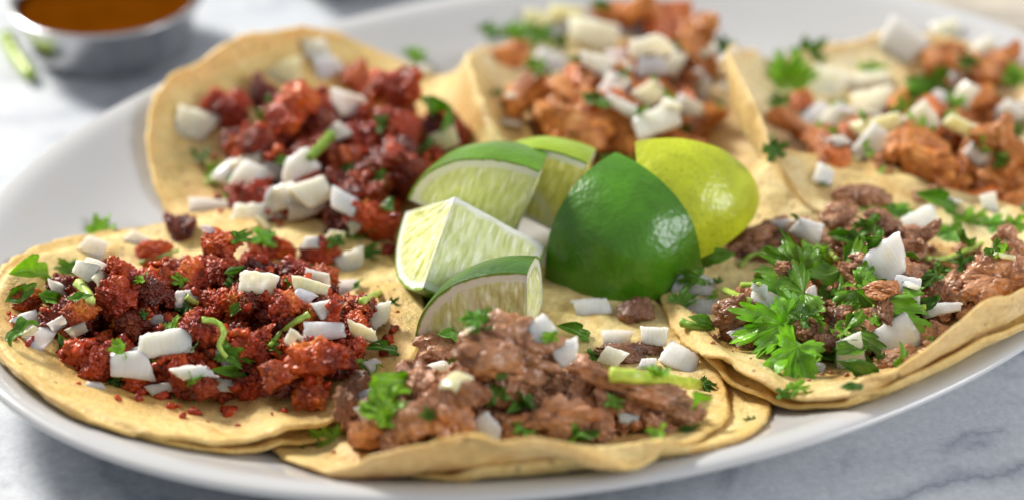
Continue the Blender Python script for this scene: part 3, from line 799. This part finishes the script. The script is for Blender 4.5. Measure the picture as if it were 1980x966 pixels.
# ------------------------------------------------------------------ pieces read off the photograph: (px, py, width, height, roll, ...)
WH, TR, YE, CRM = (1, 1, 1), (.93, .97, .90), (1.0, .86, .50), (1.0, .95, .78)
TN = {'w': (WH, 'white'), 't': (TR, 'translucent'), 'y': (YE, 'yellow stained'), 'c': (CRM, 'creamy')}
def onions(taco, rows):
    for px, py, w, h, roll, tn, *kw in rows:
        kw = dict(kw[0]) if kw else {}
        t, word = TN[tn]; big = w * h; w, h = w * .93, h * .93
        slim = min(w, h) / max(w, h) < .5
        kind = 'sliver' if slim else 'onion'
        if h > w: w, h, roll = h, w, roll + 90
        szw = 'large' if big > 5200 else ('small' if big < 2200 else 'medium')
        px_put(taco, kind, px, py, w, h, roll, f'{szw} {word} ' + ('onion sliver' if slim else 'diced onion piece'), t, lift=kw.pop('lift', .44), **kw)
def meats(taco, kind, word, rows, tints):
    for px, py, w, h, roll, k, *kw in rows:
        kw = dict(kw[0]) if kw else {}
        if h > w: w, h, roll = h, w, roll + 90
        szw = 'largest' if w * h > 17000 else ('big' if w * h > 7000 else 'small')
        dk = ('', 'dark ', 'pale ', 'very dark ', 'reddish ')[k]
        px_put(taco, kind, px, py, w, h, roll, f'{szw} {dk}{word}', tints[k], lift=kw.pop('lift', .30), face=kw.pop('face', .35), **kw)
BRIGHT, MID, DARK, BLUE = (1.7, 1.45, 1.1), (.85, .9, .9), (.45, .55, .6), (1.5, 1.5, 4.0)
GN = {'b': (BRIGHT, 'bright green'), 'm': (MID, 'green'), 'd': (DARK, 'dark green'), 'p': (BLUE, 'pale green')}
def greens(taco, rows):
    for px, py, w, h, roll, g, *kw in rows:
        kw = dict(kw[0]) if kw else {}
        t, word = GN[g]; slim = min(w, h) / max(w, h) < .55
        kind = 'shred' if slim else 'leaf'
        if h > w: w, h, roll = h, w, roll + 90
        px_put(taco, kind, px, py, w, h, roll, f'{word} ' + ('chopped cilantro shred' if slim else ('large ' if w > 75 else 'small ') + 'lobed cilantro leaf'), t,
               lift=kw.pop('lift', .32), face=kw.pop('face', .6), **kw)
def tube(name, pts, r, mat, parent=None, tint=(1, 1, 1), flat=1.0, taper=.75):
    P = [Vector(p) for p in pts]; C = []
    for i in range(len(P) - 1):
        a, b, c, d = P[max(i - 1, 0)], P[i], P[i + 1], P[min(i + 2, len(P) - 1)]
        for k in range(8):
            t = k / 8
            C.append(.5 * ((2 * b) + (c - a) * t + (2 * a - 5 * b + 4 * c - d) * t * t + (3 * b - 3 * c + d - a) * t ** 3))
    C.append(P[-1]); o0 = sum(C, Vector()) / len(C); V = []; F = []; n = 12; up = Vector((.2, .1, 1)).normalized()
    for i, c in enumerate(C):
        d = (C[min(i + 1, len(C) - 1)] - C[max(i - 1, 0)]).normalized(); x = d.cross(up).normalized(); y = x.cross(d)
        rr = r * (1 - (1 - taper) * i / len(C)) * (1 + .08 * math.sin(i * 1.3))
        for k in range(n):
            a = 2 * math.pi * k / n; g = 1 + .10 * math.cos(a * 5)
            V.append(c + (x * math.cos(a) + y * math.sin(a) * flat) * rr * g - o0)
    for i in range(len(C) - 1):
        for k in range(n):
            q = i * n + k; q2 = i * n + (k + 1) % n; F.append((q, q2, q2 + n, q + n))
    F.append(tuple(reversed(range(n)))); F.append(tuple((len(C) - 1) * n + k for k in range(n)))
    me = mesh_from(name, V, F); ob = link(name, me, mat, parent); ob.location = o0; ob.color = tuple(tint) + (1,)
    ob.matrix_basis = Matrix.Translation(o0); return ob
def stem_px(taco, pts, wpx, desc, tint=(1, 1, 1), raise_=None):
    Q = []
    for i, (px, py) in enumerate(pts):
        d = ray(px, py); h = cast(CAM, d); s = mpp(h[0]); Q.append(h[0] - d * (wpx * s * (.35 + (raise_[i] if raise_ else 0))))
    # keep neighbours at similar depth so the stem does not jump between heap levels
    D = [(q - CAM).length for q in Q]; D2 = [sorted(D[max(0, i - 1):i + 2])[0] * .5 + D[i] * .5 for i in range(len(D))]
    Q = [CAM + (q - CAM) * (d2 / d1) for q, d1, d2 in zip(Q, D, D2)]
    o = tube('chopped_cilantro_stalk', Q, wpx * .5 * mpp(Q[0]), MAT['stem'], tint=tint)
    tag(o, f'{desc} on the {WHO[taco]}', 'cilantro', f'cilantro stems on the {WHO[taco]}'); solid(o); return o

# --- red meat taco by the sauce cup
onions('E', [(375, 245, 78, 92, 70, 'c'), (548, 135, 70, 85, 80, 'y'), (632, 128, 70, 66, 20, 'w'), (612, 96, 60, 46, 10, 'c'), (662, 204, 68, 78, 70, 'w'),
    (492, 310, 110, 48, 25, 'c'), (450, 335, 70, 62, 60, 'w'), (488, 350, 62, 90, 70, 'w'), (535, 330, 60, 70, 80, 'w'), (578, 320, 60, 90, 110, 'w'),
    (600, 375, 80, 70, 30, 'c'), (548, 385, 90, 60, 10, 'c'), (662, 392, 66, 52, -20, 'w'), (655, 262, 45, 50, 45, 'c'), (860, 268, 60, 56, 20, 'y'),
    (812, 140, 50, 44, 40, 'c'), (410, 402, 100, 34, 0, 'w'), (500, 412, 120, 40, 3, 'c'), (590, 410, 90, 46, -8, 'c'), (690, 440, 40, 34, 10, 'y')])
meats('E', 'chorizo', 'lumpy sausage crumble', [(665, 310, 85, 85, 30, 4), (580, 225, 110, 110, 20, 2), (775, 180, 95, 130, 80, 2), (690, 160, 70, 80, 30, 4), (440, 220, 90, 110, 60, 0), (500, 185, 70, 80, 40, 3), (770, 255, 90, 90, 10, 0)], RED)
greens('E', [(806, 108, 46, 40, 20, 'b'), (722, 345, 36, 60, 90, 'd'), (745, 240, 46, 40, 10, 'd'), (545, 312, 26, 34, 60, 'm'), (848, 215, 40, 90, 60, 'm'), (440, 378, 24, 30, 60, 'b'), (690, 455, 70, 24, 10, 'b')])
stem_px('E', [(640, 262), (618, 285), (598, 305)], 22, 'thick short green cilantro stem', (.7, .75, .5))
# --- orange meat taco behind the limes
onions('C', [(1060, 120, 80, 60, -20, 'w'), (1145, 72, 110, 70, -10, 'c'), (1150, 130, 60, 80, 80, 'c'), (1195, 115, 50, 40, 0, 'w'), (1185, 170, 64, 60, 60, 'w'),
    (1205, 205, 30, 110, 60, 'w'), (1255, 90, 110, 60, 20, 'c'), (1258, 130, 70, 50, 10, 'w'), (1255, 180, 60, 60, 40, 'c'), (1300, 130, 70, 46, 60, 'c'),
    (1345, 178, 92, 84, -50, 'w'), (1330, 210, 50, 70, 70, 'w'), (1275, 240, 110, 60, 20, 'w'), (1035, 42, 60, 44, -15, 'y'), (1095, 30, 80, 40, 0, 'y'), (1360, 90, 50, 50, 40, 'c')])
meats('C', 'pastor', 'saucy orange meat', [(985, 115, 80, 56, 40, 2), (1020, 190, 80, 120, 120, 2), (1085, 175, 60, 60, 110, 2), (1110, 235, 130, 80, 160, 0), (1290, 50, 110, 90, 20, 4), (1355, 70, 90, 80, 30, 0), (1190, 30, 60, 100, 80, 2), (1130, 265, 90, 50, 0, 0), (1250, 20, 80, 60, 0, 2)], ORG)
greens('C', [(950, 60, 40, 40, 30, 'm'), (1000, 62, 60, 50, 40, 'b'), (1045, 75, 70, 50, 0, 'm'), (1085, 85, 40, 40, 0, 'd'), (1150, 195, 60, 30, -30, 'd'), (1325, 250, 34, 26, 0, 'b'), (1395, 90, 40, 50, 60, 'd'), (1165, 15, 24, 50, 90, 'd'), (1200, 145, 24, 40, 90, 'm'), (1025, 125, 36, 60, 70, 'b')])
# --- orange meat taco by the sprig topped beef
onions('F', [(1600, 165, 80, 84, 60, 'c'), (1675, 162, 100, 40, 5, 'c'), (1745, 85, 86, 100, 60, 'w'), (1580, 225, 56, 80, 120, 'w'), (1620, 240, 70, 70, 40, 'c'),
    (1690, 205, 84, 70, 0, 'c'), (1700, 250, 110, 70, 20, 'y'), (1690, 280, 80, 70, 50, 'w'), (1785, 235, 74, 70, -50, 'c'), (1830, 60, 60, 50, 20, 'c'),
    (1895, 295, 70, 66, 50, 'w'), (1955, 220, 60, 70, 60, 'w'), (1870, 185, 60, 50, 40, 'c'), (1620, 275, 60, 26, 10, 'c'), (1880, 250, 40, 130, 60, 'y'), (1905, 100, 60, 50, 30, 'c')])
meats('F', 'pastor', 'saucy orange meat', [(1525, 245, 120, 50, -22, 0), (1545, 205, 60, 50, 0, 4), (1770, 295, 140, 70, 10, 2), (1790, 320, 130, 70, -15, 2), (1900, 130, 80, 60, -20, 2), (1940, 110, 80, 60, 10, 0), (1920, 260, 90, 70, 20, 0), (1960, 310, 90, 80, 30, 2), (1825, 110, 50, 90, 100, 0), (1620, 305, 60, 50, 0, 4)], ORG)
greens('F', [(1525, 150, 120, 100, 60, 'b', dict(face=.75)), (1570, 100, 80, 70, 40, 'm', dict(face=.75)), (1495, 150, 70, 50, 160, 'b'), (1790, 175, 80, 110, 110, 'm', dict(face=.75)), (1690, 135, 60, 40, 10, 'b'), (1500, 200, 40, 50, 70, 'm'), (1500, 290, 60, 46, 30, 'd'), (1960, 150, 50, 60, 60, 'b'), (1870, 120, 40, 50, 50, 'd'), (1940, 310, 40, 36, 0, 'm'), (1850, 205, 50, 50, 0, 'b'), (1970, 255, 40, 36, 0, 'm')])

# --- red meat taco lapped over the beef taco
meats('A', 'chorizo', 'crumbly sausage chunk', [(232, 556, 92, 84, 60, 0), (173, 698, 96, 84, 0, 0), (612, 705, 150, 96, 15, 2), (528, 725, 70, 70, 40, 4), (346, 450, 70, 80, 70, 3), (430, 480, 70, 90, 80, 2),
    (50, 590, 80, 60, 20, 4), (150, 600, 70, 70, 60, 4), (380, 540, 90, 80, 40, 2), (530, 480, 100, 70, 10, 2), (620, 490, 90, 60, 0, 0), (460, 590, 90, 80, 30, 4), (560, 590, 70, 60, 20, 2), (690, 600, 60, 50, 0, 4), (690, 680, 80, 66, 40, 0), (300, 500, 80, 60, 30, 2), (490, 520, 26, 14, 0, 2), (300, 570, 70, 80, 50, 3), (390, 640, 80, 80, 20, 0), (260, 630, 70, 70, 20, 3)], RED)
onions('A', [(52, 632, 62, 58, 30, 't'), (82, 665, 88, 66, 25, 'w'), (109, 626, 40, 28, 20, 't'), (167, 525, 44, 54, 70, 'c'), (115, 559, 66, 26, -25, 't'), (179, 482, 52, 58, 70, 't'), (267, 465, 60, 36, -20, 'c'),
    (497, 550, 88, 54, -6, 'c'), (358, 577, 62, 40, 15, 't'), (616, 535, 58, 40, 0, 'c'), (597, 557, 84, 40, -12, 'y'), (676, 559, 76, 42, 0, 'w'), (734, 610, 60, 54, 12, 'c'), (625, 598, 50, 46, -60, 'w'), (625, 641, 92, 46, 8, 'w'), (703, 641, 86, 34, -25, 'y'),
    (318, 665, 58, 118, 100, 't', dict(face=.75)), (258, 710, 68, 92, 95, 'w', dict(face=.75)), (376, 723, 104, 34, 8, 't'), (318, 750, 84, 26, 8, 'c'), (428, 747, 86, 32, 5, 'c'), (185, 747, 46, 20, 5, 'c'), (449, 693, 70, 54, 20, 'w'), (679, 507, 50, 70, 110, 't'), (600, 471, 40, 30, 0, 't'), (149, 638, 48, 28, 20, 'y'), (570, 659, 40, 46, 60, 'y'), (300, 620, 26, 60, 95, 'c')])
greens('A', [(197, 438, 60, 52, 60, 'b', dict(face=.75, lift=.5)), (55, 541, 96, 52, 20, 'b'), (40, 565, 70, 34, 30, 'm'), (100, 577, 56, 30, -10, 'm'), (125, 520, 40, 50, 100, 'm'), (446, 525, 52, 22, 5, 'd'), (446, 550, 30, 34, 70, 'd'), (467, 456, 50, 30, 10, 'm'), (509, 457, 60, 36, -15, 'p'), (646, 465, 44, 26, 10, 'd'), (716, 489, 56, 34, 10, 'd'),
    (457, 688, 80, 46, -20, 'm', dict(face=.7)), (528, 671, 30, 40, 70, 'm'), (303, 707, 26, 44, 100, 'm'), (346, 538, 26, 34, 60, 'b'), (737, 682, 74, 24, 4, 'd'), (218, 738, 34, 40, 80, 'd'), (443, 730, 76, 24, -5, 'm'), (700, 701, 18, 24, 70, 'd'), (276, 607, 18, 22, 60, 'd'), (760, 585, 34, 24, 40, 'd')])
stem_px('A', [(390, 617), (418, 622), (433, 642), (424, 668), (438, 690)], 13, 'curved bright cilantro stem', (1.1, 1.1, 1), [0, .6, .8, .6, 0])
stem_px('A', [(598, 606), (570, 622), (540, 646), (522, 668)], 13, 'straight bright cilantro stem', (1.1, 1.15, 1))
stem_px('A', [(270, 508), (309, 495), (345, 484)], 9, 'thin dull cilantro stem', (.8, .8, .8))
stem_px('A', [(700, 582), (716, 574), (734, 565)], 16, 'short chopped cilantro stem', (1.3, 1.2, 1.2))
stem_px('A', [(152, 548), (166, 562), (176, 582)], 22, 'fat pale green chopped stem', (1.6, 1.4, 2.0))
stem_px('A', [(360, 572), (370, 580), (382, 586)], 14, 'stubby pale chopped stem', (1.3, 1.2, 1.3))
# --- beef taco without the sprig
meats('B', 'beef', 'glossy beef piece', [(690, 770, 110, 66, 100, 3, dict(face=.6)), (840, 690, 160, 90, 15, 2), (980, 690, 250, 150, 5, 0), (1210, 745, 280, 74, -14, 2), (1060, 795, 210, 90, 5, 2), (855, 800, 130, 116, -75, 2, dict(face=.7)), (795, 818, 96, 84, 10, 0, dict(face=.6)), (672, 805, 120, 56, 105, 1, dict(face=.6)),
    (1200, 690, 110, 50, -10, 3), (1260, 675, 70, 50, 30, 3), (1310, 790, 120, 60, -15, 0), (1160, 780, 80, 70, 40, 2), (1230, 605, 80, 60, 20, 3), (890, 760, 90, 60, 0, 1)], BRN)
onions('B', [(1095, 682, 66, 54, 20, 'w', dict(face=.7)), (1045, 640, 60, 66, -60, 'w'), (945, 830, 90, 70, -40, 'w', dict(face=.7)), (1195, 655, 70, 44, 5, 'w'), (1145, 597, 90, 44, 0, 'w'), (1185, 690, 40, 60, 70, 'c'), (1320, 700, 90, 60, -35, 'w'), (1265, 650, 60, 44, 0, 't'), (1250, 705, 44, 26, 0, 'w'), (705, 800, 50, 26, -50, 'c'), (1215, 810, 26, 50, 80, 'c')])
greens('B', [(935, 622, 66, 48, 20, 'm', dict(face=.7)), (910, 615, 40, 44, 90, 'p'), (745, 775, 90, 84, 60, 'b', dict(face=.8, lift=.5)), (778, 740, 46, 100, 95, 'b', dict(face=.8, lift=.5)), (725, 790, 70, 56, 150, 'b', dict(face=.8)), (625, 842, 56, 70, 80, 'b', dict(face=.7)), (580, 862, 42, 32, 20, 'm'), (1060, 650, 26, 40, 100, 'b'), (1110, 648, 70, 28, -15, 'm'), (855, 705, 22, 34, 80, 'b'), (1185, 780, 50, 30, -20, 'm'), (970, 725, 30, 18, 0, 'd'), (830, 800, 34, 28, -30, 'd'), (1150, 690, 34, 30, 0, 'm'), (1130, 840, 70, 20, 4, 'd'), (1330, 832, 50, 16, 5, 'd'), (1448, 812, 20, 26, 80, 'd'), (1370, 750, 50, 30, -40, 'd'), (870, 655, 44, 24, 0, 'p')])
stem_px('B', [(1180, 722), (1240, 728), (1300, 735), (1350, 742)], 30, 'fat pale green cilantro stem', (1.5, 1.3, .9), [.2, .2, .2, .2])
# --- sprig topped beef taco
meats('D', 'beef', 'glossy beef piece', [(1475, 480, 170, 88, 20, 1), (1425, 612, 100, 84, 15, 1, dict(face=.5)), (1930, 545, 180, 110, 12, 2, dict(face=.6)), (1950, 480, 80, 80, 60, 0), (1800, 650, 80, 70, 20, 0), (1870, 615, 60, 40, 10, 0), (1668, 505, 46, 66, 80, 2), (1705, 568, 80, 50, -30, 4), (1735, 700, 90, 46, 20, 0), (1660, 385, 130, 60, 10, 1), (1620, 425, 90, 60, 20, 0), (1700, 435, 90, 60, 0, 1), (1870, 490, 60, 50, 10, 0), (1600, 480, 90, 60, 10, 0), (1780, 455, 80, 40, 0, 1), (1540, 450, 70, 50, 60, 0), (1810, 570, 60, 60, 40, 1), (1590, 660, 70, 50, 0, 3), (1780, 380, 50, 36, 0, 2), (1520, 520, 50, 36, 0, 0)], BRN)
onions('D', [(1722, 508, 100, 96, 30, 'w', dict(face=.75)), (1755, 560, 64, 72, 70, 'w', dict(face=.75)), (1725, 660, 112, 84, 30, 'w', dict(face=.7)), (1640, 678, 76, 76, 20, 't', dict(face=.7)), (1558, 445, 50, 72, 70, 'w', dict(face=.7)), (1515, 440, 60, 36, 0, 'w'), (1780, 435, 84, 60, 20, 'w'), (1358, 596, 88, 50, 5, 'w'), (1480, 580, 70, 70, 50, 'w'), (1490, 620, 60, 54, 40, 'w'), (1440, 650, 70, 40, 10, 't'), (1820, 600, 90, 34, 10, 'w'), (1340, 560, 90, 66, -20, 'w'), (1470, 560, 30, 40, 60, 't'), (1560, 715, 80, 30, -5, 't')])
greens('D', [(1690, 400, 70, 40, 10, 'b'), (1675, 430, 44, 60, 100, 'm'), (1740, 412, 60, 36, -5, 'p'), (1810, 400, 90, 36, -20, 'm'), (1880, 425, 70, 50, 30, 'b'), (1930, 435, 60, 44, 10, 'p'), (1970, 440, 50, 40, 0, 'b'), (1825, 455, 44, 66, 95, 'p', dict(face=.75)), (1640, 460, 90, 26, -15, 'm'), (1690, 470, 40, 56, 120, 'm'), (1930, 490, 50, 44, -40, 'm'),
    (1490, 540, 64, 40, 10, 'm'), (1385, 505, 34, 70, 95, 'm'), (1335, 540, 40, 60, 100, 'm'), (1330, 580, 70, 44, 30, 'm'), (1355, 628, 60, 24, -10, 'm'), (1800, 540, 34, 60, 110, 'd'), (1820, 530, 50, 40, -40, 'm'), (1790, 590, 60, 30, 10, 'd'), (1650, 670, 30, 70, 95, 'm', dict(face=.75)), (1700, 690, 20, 26, 90, 'd'), (1540, 715, 60, 46, 110, 'm'), (1545, 755, 50, 34, 20, 'b'), (1520, 760, 40, 24, 0, 'm'), (1590, 690, 70, 34, -10, 'm'), (1565, 700, 34, 44, 60, 'b'), (1660, 722, 80, 30, -25, 'd'), (1650, 750, 40, 18, 0, 'd'), (1800, 690, 24, 20, 0, 'p')])
stem_px('D', [(1430, 515), (1455, 492), (1490, 490), (1510, 500)], 11, 'thin arched cilantro stem', (.8, .8, .7), [0, .5, .5, 0])
stem_px('D', [(1690, 590), (1740, 597), (1790, 592)], 14, 'bright straight cilantro stem', (1.1, 1.1, .9))
stem_px('D', [(1790, 500), (1830, 500), (1870, 485), (1900, 470)], 13, 'forked bright cilantro stem', (1.2, 1.15, .9), [.3, .3, .3, .3])
stem_px('D', [(1400, 560), (1425, 570), (1450, 580)], 14, 'short pale chopped stem', (1.3, 1.2, 1.1))
stem_px('D', [(1435, 550), (1470, 548)], 12, 'small cut cilantro stem', (1.2, 1.15, 1))
stem_px('D', [(1318, 622), (1345, 630), (1375, 632)], 18, 'thick green chopped stem lying flat', (.7, .85, .5))
# the big sprig: stem with five leaflets, one thing
sp_o = cast(CAM, ray(1600, 560))[0]; sp_s = mpp(sp_o)
spr = bpy.data.objects.new('cilantro_sprig', None); COL.objects.link(spr); spr.location = sp_o; spr.empty_display_size = .01
spr.matrix_basis = Matrix.Translation(sp_o)
def leaflet(px, py, w, h, roll, tint, tilt, up_mm, seed):
    """base of the leaflet at the pixel; roll = image direction of its tip"""
    me = LIB['leaf'][seed % len(LIB['leaf'])]; dm = DIM[me.name]
    d = ray(px, py); hh = cast(CAM, d); p = hh[0] - d * (up_mm * .001)
    a = math.radians(roll); x = CR * math.cos(a) + CU * math.sin(a)
    z = (-d) + Vector(tilt); R = frame(z, x)
    sx, sy = w * sp_s / dm[0], h * sp_s / dm[1]
    c = p + (R.to_3x3() @ Vector((1, 0, 0))) * (w * sp_s * .45)
    o = link('leaflet', me, None, spr); o.matrix_basis = Matrix.Translation(c - sp_o) @ R @ Matrix.Diagonal((sx, sy, math.sqrt(sx * sy) * .9, 1)); o.color = tuple(tint) + (1,)
for k_, (x_, y_, w_, h_, ro, ti, up_) in enumerate([(1600, 485, 150, 120, -100, 1.35, 8), (1612, 492, 165, 115, -58, 1.0, 8), (1640, 545, 130, 100, -38, 1.2, 7), (1595, 530, 150, 120, -118, 1.45, 7),
        (1575, 555, 125, 110, -160, 1.1, 6), (1560, 590, 130, 110, -135, 1.5, 6), (1535, 620, 115, 100, -165, 1.7, 5), (1600, 590, 130, 110, -80, 1.0, 5), (1660, 590, 130, 90, -10, 1.5, 5),
        (1545, 650, 110, 90, -110, 1.6, 4), (1570, 530, 110, 90, 150, .9, 6), (1620, 620, 110, 90, -60, .85, 4)]):
    leaflet(x_, y_, w_ * 1.12, h_ * 1.15, ro, (ti * 1.0, ti * .98, ti * (1.1 if k_ % 3 else .8)), (.35 * math.cos(k_ * 2.1), .2 * math.sin(k_ * 1.7), .45), up_, k_ * 3 + 1)
q = [cast(CAM, ray(x, y))[0] - ray(x, y) * .004 for x, y in ((1592, 474), (1604, 486), (1618, 500))]
tube('stem', [v - sp_o for v in q], .0009, MAT['stem'], spr)
tag(spr, 'large fresh cilantro sprig with broad drooping leaves lying over chopped beef', 'cilantro')

# ------------------------------------------------------------------ fine chopped bits strewn over every taco
def strew(taco, kind, n, size, desc, tints, seed, spread=.0):
    g = random.Random(seed); poly = PG[taco]; xs = [p.x for p in poly]; ys = [p.y for p in poly]; k = 0
    while k < n:
        p = Vector((g.uniform(min(xs), max(xs)), g.uniform(min(ys), max(ys))))
        if inside_dist(p, poly) < -spread: continue
        z = top(p.x, p.y)[0]
        if z > BASEZ[taco] + .030: k += 1; continue
        drop(taco, kind, p.x, p.y, g.uniform(*size), desc, g.choice(tints), g, .6, .10); k += 1
for q_, (tc, nl, no) in enumerate((('A', 16, 7), ('B', 12, 6), ('C', 20, 12), ('D', 16, 6), ('E', 14, 10), ('F', 24, 12))):
    strew(tc, 'leaf', nl // 2, (.004, .0085), 'tiny chopped cilantro leaf', [MID, DARK, BRIGHT], 900 + q_, .004)
    strew(tc, 'shred', nl - nl // 2, (.004, .009), 'tiny chopped cilantro shred', [MID, DARK, BRIGHT], 920 + q_, .004)
    strew(tc, 'onion', no, (.005, .0085), 'tiny bit of diced onion', [WH, TR, CRM, YE], 940 + q_)

# ------------------------------------------------------------------ sauce cups, sauce, cloth, stray cilantro
def lathe(name, prof, mat, loc, n=96, closed=False):
    V = []; F = []
    for r, z in prof:
        for i in range(n):
            a = 2 * math.pi * i / n; V.append((r * math.cos(a), r * math.sin(a), z))
    for j in range(len(prof) - 1):
        for i in range(n):
            q, q2 = j * n + i, j * n + (i + 1) % n; F.append((q, q2, q2 + n, q + n))
    F.append(tuple(reversed(range(n)))); F.append(tuple((len(prof) - 1) * n + i for i in range(n)))
    o = link(name, mesh_from(name, V, F), mat); o.location = loc; return o
CUP = [(r_ * .935, z_ * .70) for r_, z_ in [(.001, .0012), (.0270, .0012), (.0285, .002), (.0300, .006), (.0340, .026), (.0346, .0285), (.0352, .0292), (.0362, .0296), (.0372, .0292), (.0374, .0284), (.0368, .0277), (.0356, .0275), (.0352, .0262), (.0310, .006), (.0296, .0012), (.0280, 0.0), (.001, 0.0)]]
CL = (-.1455, .1675, 0)
c1 = lathe('sauce_cup', list(reversed(CUP)), MAT['steel'], CL); tag(c1, 'small steel sauce cup full of orange brown salsa beside the platter', 'cup', 'steel cups on the table')
s1 = lathe('salsa', [(.001, .013), (.0303, .013), (.0315, .0172), (.0308, .0167), (.02, .0165), (.001, .0165)], MAT['sauce'], CL); tag(s1, 'orange brown chilli salsa filling the steel cup', 'salsa')
c2 = lathe('sauce_cup', list(reversed(CUP)), MAT['steel'], (-.060, .232, 0)); tag(c2, 'steel sauce cup behind the platter, only its foot in view', 'cup', 'steel cups on the table')

# stray green piece by the cup, pale cloth behind
g0 = on_plane(28, 120, .004)
st = tube('chopped_cilantro_stalk', [on_plane(12, 70, .006), on_plane(24, 95, .004), on_plane(40, 120, .003), on_plane(58, 145, .003)], .003, MAT['stem'], tint=(1.3, 1.2, .9))
tag(st, 'pale green stalk lying on the marble against the salsa cup', 'cilantro')
V = []; F = []; n = 40
for i in range(n + 1):
    for j in range(n + 1):
        x, y = -.09 + .18 * i / n, -.05 + .10 * j / n
        z = .0065 + .0022 * nz((x, y, 0), 26, 3) + .0012 * nz((x, y, 0), 70, 5)
        e = min(i, j, n - i, n - j) / 3; V.append((x, y, z * min(1, .25 + e * .75)))
for i in range(n):
    for j in range(n):
        q = i * (n + 1) + j; F.append((q, q + n + 1, q + n + 2, q + 1))
nv = len(V); V += [(x, y, .0003) for x, y, z in V]; F += [tuple(nv + k for k in reversed(f)) for f in F]
loop = [i * (n + 1) for i in range(n + 1)] + [n * (n + 1) + j for j in range(1, n + 1)] + [i * (n + 1) + n for i in range(n - 1, -1, -1)] + [j for j in range(n - 1, 0, -1)]
for k in range(len(loop)):
    a, b = loop[k], loop[(k + 1) % len(loop)]; F.append((a, b, nv + b, nv + a))
cl = link('folded_napkin', mesh_from('folded_napkin', V, F), MAT['cloth']); cl.location = on_plane(1900, -45, 0); cl.rotation_euler = (0, 0, math.radians(-12))
tag(cl, 'folded pale beige cloth lying on the marble behind the platter', 'napkin')

# ------------------------------------------------------------------ labels: small sets of look-alikes are told apart by how far they lie from the limes
bpy.context.view_layer.update()
sets = {}
for o in COL.objects:
    if o.parent is None and 'group' in o and 'category' in o and 'lime wedge' not in o['category']: sets.setdefault(o['label'], []).append(o)
ORD = ['closest to', 'second from', 'third from', 'fourth from', 'fifth from', 'sixth from', 'seventh from', 'eighth from', 'ninth from', 'tenth from']
LC = Vector((.022, .005, .03))
for lab, L_ in sets.items():
    if 2 <= len(L_) <= 10:
        L_.sort(key=lambda o: (o.matrix_basis.translation - LC).length)
        for k, o in enumerate(L_):
            t = f'{lab}, {ORD[k]} limes'
            if len(t.split()) <= 16: o['label'] = t
